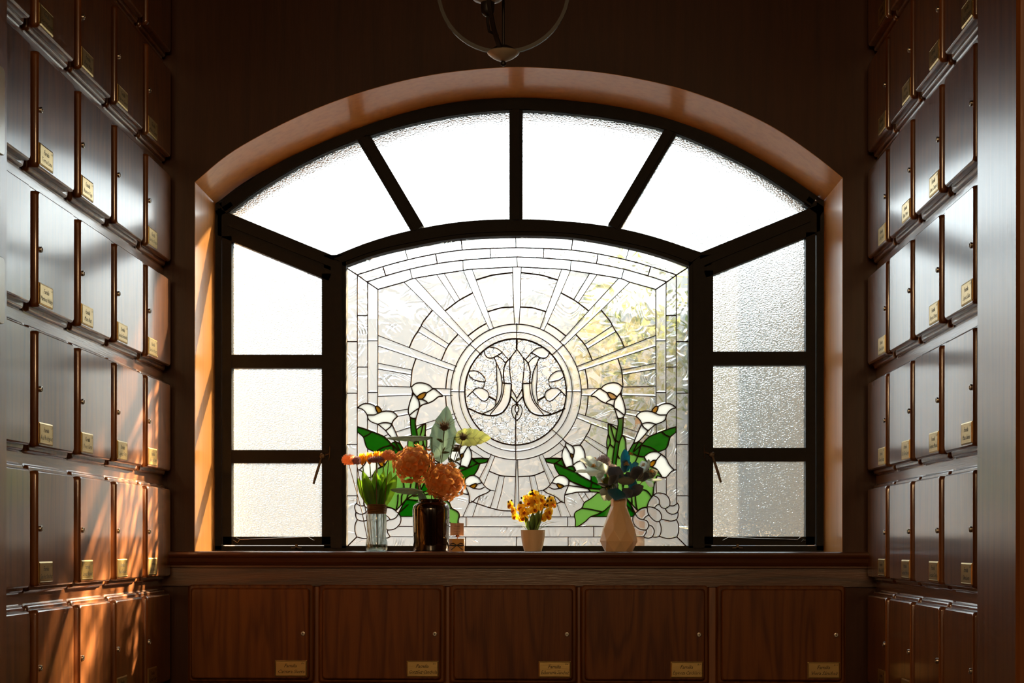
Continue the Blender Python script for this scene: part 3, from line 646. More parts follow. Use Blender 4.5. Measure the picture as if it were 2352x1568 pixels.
# lilies, stems and leaves
for s in ('C 1580,1420 D 60,1370 160,1330 270,1325 340,1355 385,1400', 'F 385,0 370,60 345,105 288,172', 'F 365,75 375,135', 'E 1550,12 F 50,55 115,95', 'F 115,95 150,88 215,110 285,165 270,200 200,207 150,165 115,95',
          'C 1580,1420 E 1520,30', 'E 1520,30 1395,145 1470,165 1560,235 1640,275 F 90,280 190,310 237,352', 'F 90,280 130,240 200,210 262,206', 'F 347,102 285,175 250,240 237,320 250,380 302,548',
          'F 347,102 375,160 410,250 440,370 442,450 410,533', 'F 302,548 350,553 410,533', 'F 248,368 330,420 422,497',
          'F 302,548 312,640 295,760 265,950 235,1150 215,1300 P 1407,1080 1410,1130', 'F 408,533 400,700 382,850 335,990 310,1150 272,1400 P 1416,1090 1420,1130', 'F 268,945 335,990',
          'F 128,652 175,665 240,710 292,752', 'F 128,652 135,830', 'F 135,830 108,960 112,1100 118,1120', 'F 118,1120 106,1240 P 1394,1062', 'F 175,665 205,790 255,965', 'F 135,830 172,940 165,1020 118,1120', 'F 168,1020 240,1082',
          'F 382,850 425,890 450,970 455,1080 465,1200', 'F 300,1213 340,1280',
          'F 635,515 680,465 740,430 830,420 915,432', 'F 915,432 940,380 990,335 1030,340 1025,390 987,461', 'F 915,432 985,461', 'F 1030,340 1100,300 1190,285 1270,300 1358,358', 'F 1358,362 1280,385 1225,430 1185,490', 'F 1185,490 1120,492 1050,490 987,461',
          'F 1185,490 1160,570 1100,620 993,660 950,690 850,775', 'F 850,775 800,840 680,965 585,1005', 'F 585,1005 670,800 738,652', 'F 738,652 710,590 635,515', 'F 738,652 790,637 850,630 920,637 993,660', 'F 738,652 770,710 850,775',
          'F 682,963 590,1140', 'F 585,1005 500,1150 465,1200', 'F 1360,700 1200,750 1000,825 880,880 800,950 740,1020 590,1155', 'F 1360,795 1255,888 1230,960 1180,1090 1030,1160', 'F 1100,793 1160,845 1257,890', 'F 740,1035 880,1070 960,1110 1030,1160',
          'F 722,1045 670,1230 620,1345', 'F 1030,1160 950,1155 870,1175 775,1245', 'F 775,1245 665,1230 590,1190', 'F 1030,1160 1090,1198',
          'F 1090,1198 1175,1270 1230,1380 1320,1482', 'F 1320,1482 1362,1478', 'F 1090,1198 995,1310', 'F 995,1310 940,1310 880,1360 872,1405 930,1430', 'F 930,1430 975,1370 995,1310', 'F 930,1430 H 1010,60 1100,190', 'F 778,1243 850,1370 872,1405',
          'H 1320,74 1260,110 1180,200 1110,202 1015,175', 'H 1015,175 985,260 960,350 950,450 940,530', 'H 940,530 870,630 833,738', 'H 660,802 740,755 830,742', 'H 700,410 820,440 870,490 917,552', 'H 625,510 632,650 660,798', 'H 560,540 565,700', 'H 470,590 570,700 662,800', 'H 440,690 530,770 622,850',
          'H 940,530 1000,490 1080,487 1170,515 1225,580 1245,660 1230,720 1160,768', 'H 1160,768 1090,740 1057,680 1050,610 1010,560 940,530', 'H 1057,682 1000,710 965,757', 'H 833,728 900,735 965,757 1060,820 1095,910 1080,965 1030,1000 960,980 880,900 845,830 833,728',
          'H 1240,715 1310,715 1372,675', 'H 1362,652 1400,700 1405,760 1385,825', 'H 1385,825 1330,860 1270,865 1200,830 1160,768', 'H 1385,825 1390,890 1360,960 1270,990 1180,975 1092,955', 'H 1055,998 1085,1100 1080,1200 1050,1265', 'H 1060,1265 990,1280 935,1275',
          'H 855,880 800,920 770,962', 'H 620,850 650,910 700,950 770,965 830,990 860,1058 840,1125 800,1150 700,1135 620,1075 580,1000 580,920 620,850', 'H 620,850 720,772 833,740', 'H 860,1055 920,1085 960,1150 955,1220 920,1280', 'H 920,1280 850,1298 775,1270 815,1200 815,1150',
          'H 1360,960 1400,1060 1400,1180 1370,1275', 'H 1370,1275 1240,1305 1130,1290 1060,1265',
          'G 1520,472 1430,550 1355,605 1270,660 1225,755 1120,820 1090,890 1110,980 1105,1092', 'G 1105,1092 1160,1085 1290,1000 1380,915 1500,870 1620,810 1725,720 H 180,690 P 1407,1150', 'G 1225,757 1370,775 1590,822',
          'G 530,435 600,395 655,335 690,290 740,215 820,165', 'G 820,165 900,175 960,215 992,262 985,350 930,480 915,560 916,665', 'G 916,665 850,640 780,570 700,525 600,485 530,435', 'G 688,302 770,325', 'G 770,325 800,315 870,340 912,363', 'G 912,363 835,402 785,360 770,325',
          'G 640,380 720,415 835,402', 'G 912,363 985,347', 'G 994,265 1150,320 1310,390', 'G 985,347 1170,375 1335,405', 'G 1310,390 1335,405 1390,466', 'G 1520,470 1390,466 1160,470 1050,490 920,518',
          'E 560,1278 700,1268 850,1275', 'E 560,1278 600,1340 720,1367', 'E 720,1367 760,1355 860,1283', 'E 850,1275 870,1275 925,1440', 'E 755,1357 950,1452 1130,1520', 'E 720,1367 760,1470 820,1568 G 825,162', 'G 825,162 900,175',
          'E 1130,1520 G 1200,170 1400,277 1530,340', 'G 992,250 1100,310 1200,350 1310,390 1390,400 1560,415', 'G 1412,283 1390,398', 'E 940,1440 1065,1413 1130,1520',
          'E 940,980 925,1050 885,1130 868,1220 885,1310 940,1440', 'E 878,918 940,980 1055,1050', 'E 1055,1050 1190,1035 1240,1080 1280,1170 1290,1292', 'E 1055,1050 1087,1110 1085,1190 1060,1280 1072,1397', 'E 930,1045 1015,1185', 'E 1015,1185 1050,1195 1078,1225 1055,1285', 'E 1055,1285 1025,1240 1015,1185', 'E 1065,1413 1072,1397 1140,1340 1290,1292', 'E 1225,1305 G 1380,160 1392,270'):
    ln(s, 1, 1, 3.0)
for s in ('P 1410,1130 1440,1146 H 622,850', 'P 1420,1130 1431,1140 H 470,590', 'P 1394,1062 1376,1078 G 1380,160', 'P 1394,1062 1396,1100 1412,1132', 'G 1560,415 P 1412,1132', 'G 1520,472 P 1400,1136 1425,1139', 'P 1407,1150 1440,1146',
          'F 620,1345 P 1452,1085 1446,1120 H 560,540', 'F 465,1200 P 1434,1060 1430,1110 H 470,590', 'F 465,1200 590,1190'):
    ln(s, 1, 1, 3.0)
GY = FY + .024
border = [(790, 1254), (790, 608)] + [(p[0], p[1] - 4) for p in t_in[2:-2]] + [(1585, 608), (1585, 1254)]
border = crom([(792, 609), (860, 583), (930, 565), (1050, 544), (1185, 537), (1320, 542), (1445, 564), (1520, 585), (1585, 609)], 6)
border = [(790, 1254)] + [tuple(p) for p in border] + [(1586, 1254)]
polys = []
for pts, c, m, wd in L_:
    q = [tuple(p) for p in (crom(pts, 5) if c and len(pts) > 2 else pts)]
    polys.append((q, wd))
    if m: polys.append(([(2 * MIR - x, y) for x, y in q], wd))
def ext(q, d=2.2):
    if (Vector(q[0]) - Vector(q[-1])).length < .5: return q
    a = (Vector(q[0]) - Vector(q[1])).normalized() * d; b = (Vector(q[-1]) - Vector(q[-2])).normalized() * d
    return [(q[0][0] + a.x, q[0][1] + a.y)] + list(q[1:-1]) + [(q[-1][0] + b.x, q[-1][1] + b.y)]
V, E_ = [], []
def addp(q, close=False):
    o = len(V); V.extend(Vector(p) for p in q)
    E_.extend((o + i, o + i + 1) for i in range(len(q) - 1))
    if close: E_.append((o + len(q) - 1, o))
for q, wd in polys: addp(ext(q))
nb0 = len(V); addp(border, True)
cv, ce, cf, ov, oe, of = geometry.delaunay_2d_cdt(V, E_, [], 0, 0.05)
cons = {tuple(sorted(e)) for e, o in zip(ce, oe) if o}
emap = {}
for i, f in enumerate(cf):
    for a in range(3):
        emap.setdefault(tuple(sorted((f[a], f[(a+1) % 3]))), []).append(i)
def inside(p, poly):
    r = False; j = len(poly) - 1
    for i in range(len(poly)):
        xi, yi = poly[i]; xj, yj = poly[j]
        if (yi > p[1]) != (yj > p[1]) and p[0] < (xj - xi) * (p[1] - yi) / (yj - yi) + xi: r = not r
        j = i
    return r
comp = [-1] * len(cf); regions = []
for i in range(len(cf)):
    if comp[i] >= 0: continue
    k = len(regions); st = [i]; comp[i] = k; tris = []
    while st:
        t = st.pop(); tris.append(t)
        for a in range(3):
            e = tuple(sorted((cf[t][a], cf[t][(a+1) % 3])))
            if e in cons: continue
            for o in emap[e]:
                if comp[o] < 0: comp[o] = k; st.append(o)
    regions.append(tris)
def tri_c(t): return sum((cv[i] for i in cf[t]), Vector((0, 0))) / 3
def tri_a(t):
    a, b, c = (cv[i] for i in cf[t]); return abs((b-a).cross(c-a)) / 2
def find(p):
    for i, t in enumerate(cf):
        a, b, c = (cv[k] for k in t)
        d1 = (b-a).cross(Vector(p)-a); d2 = (c-b).cross(Vector(p)-b); d3 = (a-c).cross(Vector(p)-c)
        if (d1 >= 0 and d2 >= 0 and d3 >= 0) or (d1 <= 0 and d2 <= 0 and d3 <= 0): return comp[i]
    return -1
kind = {}
def seed(k, spec, m=1):
    for p in T(spec):
        for q in ([p, (2 * MIR - p[0], p[1])] if m else [p]):
            r = find(q)
            if r >= 0: kind[r] = k
seed('white', 'D 220,1400 C 1600,1500 E 1600,150 1680,265 F 60,180 F 190,270 F 320,350 F 340,500 F 850,530 F 1180,390 F 860,690 F 700,850 F 940,1230 F 1130,1400 H 980,60 H 1150,130 F 830,1330 E 1010,1050 E 950,1250 E 1180,1200 E 1170,1450 G 850,250 G 700,370 G 800,500 G 1090,330 G 1100,430 G 1300,200')
seed('orange', 'F 200,150 F 985,400 F 935,1370 E 1045,1235 G 835,355')
seed('green', 'F 350,700 F 270,1150 F 280,1050 F 1230,830 F 1000,970 F 850,1140 F 680,1100 F 620,1150 F 620,1060 F 540,1220 F 700,1260 F 600,1250 E 680,1320 E 850,1350 E 800,1450 E 1050,1470 G 1150,250 G 1480,340 G 1440,430 G 1450,380 G 1000,60 H 560,740 H 520,620')
seed('lime', 'F 160,750 F 250,850 F 140,950 F 210,1020 F 170,1150 F 400,1000 F 330,1220 F 200,1060 H 850,600 H 750,650 H 820,350 H 600,650 G 1500,650 G 1400,720 G 1250,900 G 1600,750 H 60,650 H 540,600 G 1440,550')
seed('bevel', 'A 300,560 A 1400,680 B 150,740 B 700,880 B 1080,1100 D 1080,300 D 1080,1000 F 1080,200 F 1080,720 F 1080,40 A 60,1000 C 50,100 A 900,780 A 700,1200 C 560,250 A 1440,820 A 1250,1080 B 330,950 C 1350,150 C 1000,530 C 1500,530 D 100,430 D 700,650 C 1500,970 D 700,1060 D 700,1470 F 600,80 E 1300,90 C 400,450 C 700,580 C 300,380 C 1000,1150 C 1150,1200 C 850,850 C 950,800 E 1000,250 E 1150,250 E 900,550 E 1100,600 E 700,900 E 850,850 E 550,1130 E 400,1180 E 200,1100 E 250,1230 E 1500,600 F 80,690 F 550,820 E 1450,1000 E 500,1300 G 620,200 G 600,100 G 60,400 G 60,700 G 850,780 G 330,300 H 1150,620 H 1280,800 H 1280,920 H 960,650 H 940,870 H 700,1040 H 880,1180 H 1020,1150 H 1240,1130 H 760,850 H 1090,350 G 500,1000 G 1030,1000 G 1500,960 F 560,450 G 700,450 M 800,470 M 880,560 M 870,850 M 985,650 M 900,390 M 1030,340 M 1220,600 M 1180,800 M 810,800 M 810,1000')
seed('ice', 'M 768,500 M 600,300 M 1100,500 M 1200,700 M 1200,950 M 950,450 M 1000,1200 M 500,1200 M 450,480 M 640,550 M 930,650 M 860,330 M 768,980')
seed('ripple', 'A 250,400 A 1000,440 A 1650,520 B 1000,800 B 600,650')
GM = {'white': G_white, 'orange': G_orange, 'green': G_green, 'lime': G_lime, 'bevel': G_bevel, 'ice': G_ice, 'ripple': G_ripple, 'wave': G_wave, 'plain': G_plain}
panel = empty('stained_glass_panel', at(1188, 1250, GY))
tag(panel, 'arched leaded stained glass panel with sunburst, letter M roundel and white calla lilies', 'stained glass')
PO = panel.location
npiece = 0
LB = {'white': 'opal white lily glass', 'orange': 'orange lily spadix glass', 'green': 'deep green leaf glass', 'lime': 'light green leaf glass'}
for k, tris in enumerate(regions):
    ar = sum(tri_a(t) for t in tris)
    if ar < 14: continue
    big = max(tris, key=tri_a)
    if not inside(tri_c(big), border): continue
    kd = kind.get(k, 'plain' if Vector((tri_c(big)[0] - 1185, tri_c(big)[1] - 900)).length < 225 else 'wave')
    bm = bmesh.new(); vm = {}
    for t in tris:
        vs = []
        for i in cf[t]:
            if i not in vm: p = at(cv[i].x, cv[i].y, GY); vm[i] = bm.verts.new((p.x - PO.x, 0, p.z - PO.z))
            vs.append(vm[i])
        try: bm.faces.new(vs)
        except ValueError: pass
    bmesh.ops.dissolve_limit(bm, angle_limit=0.02, verts=bm.verts, edges=bm.edges)
    bmesh.ops.triangulate(bm, faces=[f for f in bm.faces if len(f.verts) > 4])
    fr = list(bm.faces)
    if not fr: bm.free(); continue
    r_ = bmesh.ops.extrude_face_region(bm, geom=fr)
    for v_ in [g for g in r_['geom'] if isinstance(g, bmesh.types.BMVert)]: v_.co.y += 0.003
    bmesh.ops.recalc_face_normals(bm, faces=bm.faces)
    if kd == 'bevel':
        ff = [f for f in bm.faces if all(v.co.y < .001 for v in f.verts)]
        try: bmesh.ops.inset_region(bm, faces=ff, thickness=.0058, depth=0.0, use_even_offset=True)
        except Exception: pass
        for f in ff:
            for v_ in f.verts: v_.co.y = -.0034
    me = bpy.data.meshes.new('glass_piece'); bm.to_mesh(me); bm.free(); me.materials.append(GM[kd])
    o = link('glass_piece', me, panel); npiece += 1
    if kd in LB: o['label'] = LB[kd]
print('glass pieces', npiece)
# lead cames: flat strips either side joined to a heart, one network
mb = MB()
def came(q, wpx, y0=-.0045, y1=.0055):
    P = []
    for p in q:
        w3 = at(p[0], p[1], GY)
        if not P or (w3 - P[-1]).length > .0012: P.append(w3)
    if len(P) < 2: return
    hw = wpx * .5 * (GY + DIST) / F_PX; ring = []
    closed = (P[0] - P[-1]).length < .002
    for i, p in enumerate(P):
        a, b = P[max(i-1, 0)], P[min(i+1, len(P)-1)]
        if closed and i in (0, len(P)-1): a, b = P[-2], P[1]
        t = (b - a).normalized(); n_ = Vector((-t.z, 0, t.x)) * hw
        ring.append([(p.x + n_.x - PO.x, y0 + .001, p.z + n_.z - PO.z), (p.x - PO.x, y0, p.z - PO.z), (p.x - n_.x - PO.x, y0 + .001, p.z - n_.z - PO.z), (p.x - n_.x - PO.x, y1, p.z - n_.z - PO.z), (p.x + n_.x - PO.x, y1, p.z + n_.z - PO.z)])
    mb.loft(ring)
for q, wd in polys:
    if all(inside(p, border) for p in (q[0], q[-1])) or True: came([p for p in q if 788 <= p[0] <= 1587 and p[1] < 1256], wd * 0.82)
lc = mb.build('lead_came', M_lead, panel); lc['kind'] = 'stuff'

# ------------------------------------------------------------------ chandelier
M_shade = mat('cream_glass_shade', (0.70, 0.58, 0.40), 0.3, 0, 0.05, 10, transl=0.5, trcol=(0.72, 0.60, 0.42))
LY = -1.25
ls = (LY + DIST) / F_PX                                        # metres per pixel at the lamp
lc0 = at(1156, 122, LY); ch = empty('chandelier', lc0); tag(ch, 'dark bronze chandelier with curved arms and cream glass bowls, hanging before the arch', 'chandelier')
top = CEIL - lc0.z
R_ = 146 * ls
MB().tube([(0, 0, .004), (0, 0, top - .02)], .0034, 10).build('rod', M_bronze, ch, smooth=True)
MB().lathe([(.001, top - .05), (.03, top - .045), (.055, top - .02), (.06, top)], n=28).build('ceiling_canopy', M_bronze, ch, smooth=True)
MB().lathe([(.0045, -.020), (.012, -.0185), (.025, -.012), (.037, -.003), (.0395, .001), (.037, .003), (.004, .004)], n=36).build('bottom_dish', M_nickel, ch, smooth=True)
MB().lathe([(.031, .0035), (.030, .007), (.024, .012), (.014, .017), (.004, .019)], n=36).build('arm_hub', M_bronze, ch, smooth=True)
MB().ball((0, 0, -.0255), .0072, 14, 9).build('finial', M_bronze, ch, smooth=True)
for k, a in enumerate((math.radians(2), math.radians(178), math.radians(258))):
    dx, dy = math.cos(a), math.sin(a); P = []
    for i in range(22):
        t = -PI/2 + (PI * 0.93) * i / 21
        r = R_ * max(0.0, math.cos(t)) if i else 0.0
        P.append((dx * (r + .004), dy * (r + .004), R_ + R_ * 1.0 * math.sin(t) + .003))
    mb = MB(); rings = []
    for i, p in enumerate(P):                                 # flat strap, broad side to the axis
        q = Vector(P[min(i+1, 21)]) - Vector(P[max(i-1, 0)]); q.normalize()
        side = Vector((-dy, dx, 0)) * .0048; nn = q.cross(Vector((-dy, dx, 0))).normalized() * .0044
        c = Vector(p); rings.append([c + side + nn, c - side + nn, c - side - nn, c + side - nn])
    mb.loft(rings); mb.build('curved_arm', M_bronze, ch, smooth=True)
    # bowl shade standing on an outward bracket
    rr = R_ * 0.52 if k == 2 else R_ * 1.55; zb = .086 if k == 2 else .235
    bx, by = dx * rr, dy * rr
    if k == 2: bx -= .018
    br = MB(); br.tube([(dx * R_ * .98 * (.35 if k == 2 else 1), dy * R_ * .98 * (.35 if k == 2 else 1), zb - .05 + (0 if k < 2 else -.01)), (bx * .9, by * .9, zb - .055), (bx, by, zb - .035), (bx, by, zb - .005)], .0034, 8); br.build('bracket', M_bronze, ch, smooth=True)
    MB().lathe([(.001, zb - .022), (.007, zb - .0215), (.013, zb - .016), (.0155, zb - .010), (.0165, zb + .001), (.0165, zb + .012), (.014, zb + .015)], (bx, by, 0), 28).build('socket_cup', M_bronze, ch, smooth=True)
    MB().lathe([(.015, zb + .010), (.034, zb + .018), (.052, zb + .036), (.061, zb + .062), (.064, zb + .085), (.062, zb + .085), (.059, zb + .062), (.050, zb + .038), (.033, zb + .021), (.010, zb + .014)], (bx, by, 0), 36, cap0=False).build('glass_bowl', M_shade, ch, smooth=True)

# ------------------------------------------------------------------ things on the sill
SY = 0.12
sps = (SY + DIST) / F_PX                                      # metres per pixel at the row of vases
def base_at(u, Y=SY): p = at(u, 1266, Y); return Vector((p.x, Y, SILL_Z))
def rel(u, v, o, Y=SY, dy=0.0):
    """offset from origin o of the point seen at pixel (u, v) in the plane y = Y"""
    p = at(u, v, Y + dy); return Vector((p.x - o.x, p.y - o.y, p.z - o.z))
M_clear = bpy.data.materials.new('clear_jar_glass'); M_clear.use_nodes = True
def jarglass(m, col, transp, ior=1.45, rough=0.0):
    n, l = m.node_tree.nodes, m.node_tree.links; n.remove(n['Principled BSDF'])
    g = n.new('ShaderNodeBsdfGlass'); g.inputs[0].default_value = (*col, 1); g.inputs['IOR'].default_value = ior; g.inputs['Roughness'].default_value = rough
    t = n.new('ShaderNodeBsdfTransparent'); t.inputs[0].default_value = (*col, 1); x = n.new('ShaderNodeMixShader'); x.inputs[0].default_value = transp
    l.new(g.outputs[0], x.inputs[1]); l.new(t.outputs[0], x.inputs[2]); l.new(x.outputs[0], n['Material Output'].inputs[0])
jarglass(M_clear, (0.90, 0.93, 0.92), 0.35)
M_water = bpy.data.materials.new('jar_water'); M_water.use_nodes = True; jarglass(M_water, (0.80, 0.80, 0.74), 0.3, 1.33)
M_amber = bpy.data.materials.new('black_amber_glass'); M_amber.use_nodes = True
p_ = M_amber.node_tree.nodes['Principled BSDF']; p_.inputs['Base Color'].default_value = (0.010, 0.005, 0.003, 1); p_.inputs['Roughness'].default_value = 0.07; p_.inputs['Coat Weight'].default_value = 1
p_.inputs['Transmission Weight'].default_value = 0.12
M_twine = mat('brown_twine', (0.20, 0.09, 0.03), 0.9, 0, 0.4, 200, 0.4)
M_cream = mat('cream_ceramic', (0.88, 0.68, 0.42), 0.40, 0, 0.02, 20, transl=0.12, trcol=(0.8, 0.5, 0.3))
M_vase = mat('beige_faceted_ceramic', (0.88, 0.64, 0.36), 0.38, 0, 0.02, 20, transl=0.08, trcol=(0.8, 0.5, 0.3))
M_stem = mat('brown_green_stem', (0.16, 0.085, 0.02), 0.6, transl=0.2)
M_gstem = mat('green_stem', (0.055, 0.12, 0.015), 0.5, transl=0.25, trcol=(0.16, 0.35, 0.03))
M_tleaf = mat('tulip_leaf', (0.06, 0.15, 0.01), 0.45, 0, 0.25, 60, transl=0.45, trcol=(0.20, 0.42, 0.02))
M_tulip = mat('yellow_tulip_petal', (0.75, 0.42, 0.03), 0.5, 0, 0.2, 80, transl=0.5, trcol=(1.0, 0.70, 0.05))
M_sflower = mat('orange_strawflower', (0.75, 0.33, 0.14), 0.7, 0, 0.3, 150, transl=0.4, trcol=(0.85, 0.42, 0.2))
M_spurple = mat('plum_strawflower', (0.22, 0.07, 0.08), 0.7, 0, 0.3, 150, transl=0.4, trcol=(0.5, 0.3, 0.3))
M_hyd = mat('rust_hydrangea_petal', (0.60, 0.27, 0.07), 0.6, 0, 0.3, 60, 0.2, transl=0.45, trcol=(0.85, 0.42, 0.12))
M_gleaf = mat('grey_green_leaf', (0.13, 0.20, 0.15), 0.6, 0, 0.25, 60, 0.3, transl=0.35, trcol=(0.20, 0.32, 0.24))
M_yleaf = mat('yellow_green_leaf', (0.22, 0.27, 0.09), 0.6, 0, 0.2, 60, 0.3, transl=0.55, trcol=(0.42, 0.48, 0.14))
M_vein = mat('pale_leaf_vein', (0.30, 0.33, 0.22), 0.6, transl=0.3)
M_thistle = mat('brown_thistle', (0.12, 0.075, 0.045), 0.8, transl=0.25, trcol=(0.35, 0.25, 0.14))
M_tgreen = mat('thistle_green', (0.10, 0.11, 0.05), 0.7, transl=0.3)
M_orc = mat('yellow_orchid_petal', (0.80, 0.46, 0.03), 0.5, 0, 0.12, 90, transl=0.5, trcol=(1.0, 0.66, 0.05))
M_orl = mat('orange_orchid_lip', (0.62, 0.16, 0.02), 0.5, transl=0.35, trcol=(0.9, 0.28, 0.03))
M_bud = mat('dark_orchid_bud', (0.10, 0.065, 0.01), 0.5, transl=0.15)
M_oleaf = mat('dark_orchid_leaf', (0.045, 0.065, 0.015), 0.4, transl=0.3, trcol=(0.16, 0.24, 0.04))
M_teal = mat('dark_teal_satin_petal', (0.014, 0.065, 0.095), 0.36, 0, 0.3, 90, 0.3, sheen=0.5, transl=0.18, trcol=(0.0, 0.26, 0.40))
M_navy = mat('navy_grey_petal', (0.055, 0.062, 0.075), 0.45, 0, 0.35, 90, 0.3, sheen=0.6, transl=0.12, trcol=(0.12, 0.13, 0.15))
M_sage = mat('sage_grey_petal', (0.22, 0.25, 0.20), 0.55, 0, 0.2, 70, 0.2, transl=0.35, trcol=(0.36, 0.38, 0.30))
M_pale = mat('pale_mint_petal', (0.52, 0.60, 0.55), 0.6, 0, 0.15, 60, transl=0.45, trcol=(0.72, 0.84, 0.76))
M_pom = mat('pale_lilac_pompom', (0.45, 0.40, 0.42), 0.8, 0, 0.2, 100, transl=0.5, trcol=(0.75, 0.66, 0.66))
M_gold = mat('gold_stamen', (0.75, 0.48, 0.14), 0.4, 0.3, 0.2, 100, transl=0.2)

def petal_mb(mb, L, Wd, base, dirv, up, cup=0.3, curl=0.0, tip=0.6, nl=5, nw=4, fold=0.0, width_pos=0.5, th=0.0):
    """a petal or leaf sheet: length L along dirv, width Wd; cup bends the sides up, curl bends the tip"""
    d = dirv.normalized(); s = d.cross(up).normalized(); n = s.cross(d).normalized(); rows = []
    for i in range(nl + 1):
        t = i / nl; wv = Wd * 0.5 * (math.sin(PI * t ** (math.log(0.5) / math.log(width_pos))) ** tip) if 0 < t < 1 else Wd * (0.08 if t == 0 else 0.015)
        ang = curl * t; c = base + d * (L * (math.sin(ang)/curl if abs(curl) > 1e-4 else t) if curl else L * t) + n * (L * ((1 - math.cos(ang))/curl) if abs(curl) > 1e-4 else 0)
        dn = (n * math.cos(ang) - d * math.sin(ang))
        rows.append([c + s * (wv * (2*j/nw - 1)) + dn * (cup * wv * (2*j/nw - 1)**2 + fold * wv * abs(2*j/nw - 1)) for j in range(nw + 1)])
    vs = [p for r in rows for p in r]; fs = [(i*(nw+1)+j, i*(nw+1)+j+1, (i+1)*(nw+1)+j+1, (i+1)*(nw+1)+j) for i in range(nl) for j in range(nw)]
    mb.add(vs, fs); return mb
def V3(*a): return Vector(a)
def rnd(a, b): return random.uniform(a, b)

# --- clear glass jar
oj = base_at(865)
jar = MB(); k = sps
prof = [(20*k, 0), (24*k, 2*k), (25.5*k, 8*k), (25*k, 20*k), (22.5*k, 30*k), (21*k, 38*k), (22.5*k, 48*k), (23*k, 70*k), (22*k, 84*k), (20.5*k, 88*k), (22.5*k, 91*k), (20.5*k, 94*k), (22*k, 97*k), (22*k, 108*k)]
inn = [(r - .0022, max(z, .004)) for r, z in prof[::-1]]
jar.lathe(prof + inn, n=40)
j = jar.build('glass_jar', M_clear, smooth=True, loc=oj); tag(j, 'clear glass jar with strawflowers and a little water in it', 'jar')
MB().lathe([(17*k, .0045), (22*k, .0052), (23.2*k, 9*k), (22.6*k, 14*k), (21.8*k, 16*k)], n=32).build('water', M_water, j, smooth=True)
tw = MB()
for i in range(7): tw.lathe([(20.5*k, (86 + i*3.2)*k), (22.8*k, (87.4 + i*3.2)*k), (20.5*k, (89 + i*3.2)*k)], n=28, cap0=False, cap1=False)
tw.tube([V3(21*k, -.004, 102*k), V3(25*k, -.004, 104*k), V3(28*k, -.002, 102*k)], .0012, 6)
tw.build('twine_band', M_twine, j, smooth=True)
def stem_thing(name, label, cat, group, o, head_px, dy, foot_px, mat_, r=.0014):
    h = rel(*head_px, o, dy=dy); root = empty(name, o); tag(root, label, cat, group)
    f = V3((foot_px - 865) * k if False else rel(foot_px, 1266, o).x, dy * .1, .010)
    MB().tube([f, f.lerp(h, .45) + V3((h.x - f.x) * -.08, 0, 0), h], r, 6).build('stem', mat_, root, smooth=True)
    return root, h
def strawflower(u, v, ru, rv, dy, foot, m, label):
    root, h = stem_thing('strawflower', label, 'flower', 'dried flowers in the glass jar', oj, (u, v + rv * .6), dy, foot, M_stem)
    c = rel(u, v, oj, dy=dy); mb = MB(); mb.ball(c, 1.0, 10, 7, ru*k*.85, ru*k*.85, rv*k*.85)
    for i in range(230):
        a = rnd(0, 2*PI); z = rnd(-.85, 1); q = math.sqrt(max(0, 1 - z*z)); d = V3(q*math.cos(a), q*math.sin(a), z)
        b = V3(c.x + d.x*ru*k*.8, c.y + d.y*ru*k*.8, c.z + d.z*rv*k*.8); dd = V3(d.x, d.y, d.z + .35)
        petal_mb(mb, rnd(.0045, .0065), .0024, b, dd, V3(-d.y, d.x, .3) + V3(0, 0, .01), 0.4, 0.5, nl=2, nw=2)
    mb.build('bloom', m, root)
strawflower(801, 1056, 18, 14, .00, 848, M_sflower, 'orange strawflower with pale fringe at the outer end of the jar bouquet')
strawflower(893, 1046, 18, 14, -.01, 876, M_sflower, 'orange strawflower with pale fringe touching the hydrangea')
strawflower(819, 1058, 9, 10, -.02, 852, M_spurple, 'small plum strawflower bud beside the outer orange one')
strawflower(864, 1056, 21, 8, -.02, 866, M_spurple, 'wide flat plum strawflower in front of the yellow tulips')
tl = ['yellow tulip beside the small plum bud', 'yellow tulip behind the wide plum strawflower, tallest', 'yellow tulip in the middle of the jar bouquet', 'yellow tulip next to the orange strawflower by the hydrangea']
for i, (u, v, dy, ft) in enumerate(((832, 1052, .015, 856), (849, 1050, .03, 862), (866, 1047, .028, 868), (881, 1048, .02, 874))):
    root, h = stem_thing('tulip', tl[i], 'flower', 'yellow tulips in the glass jar', oj, (u, v + 10), dy, ft, M_gstem, .0019)
    mb = MB()
    for q in range(6):
        a = q * PI/3 + rnd(0, .4); d = V3(math.cos(a), math.sin(a), 0)
        petal_mb(mb, .040, .028, h + d * .003 - V3(0,0,.008), d * .42 + V3(0, 0, 1), -d, .5, .45, .7, 6, 4)
    mb.build('bloom', M_tulip, root, smooth=True)
    for q in range(2):
        a = rnd(0, 2*PI) if q else (PI + .3 if i < 2 else -.3); hx = rel(ft, 1175, oj).x
        lf = MB(); petal_mb(lf, rnd(.125, .150), .036, V3(hx * .7, dy * .5, .125), V3(math.cos(a) * .28 + (i - 1.5) * .12, math.sin(a) * .15, 1), V3(0, -1, .1) if q else V3(.3, -1, 0), .35, rnd(-.3, .3), .8, 8, 4, width_pos=.55)
        lf.build('leaf', M_tleaf, root, smooth=True)

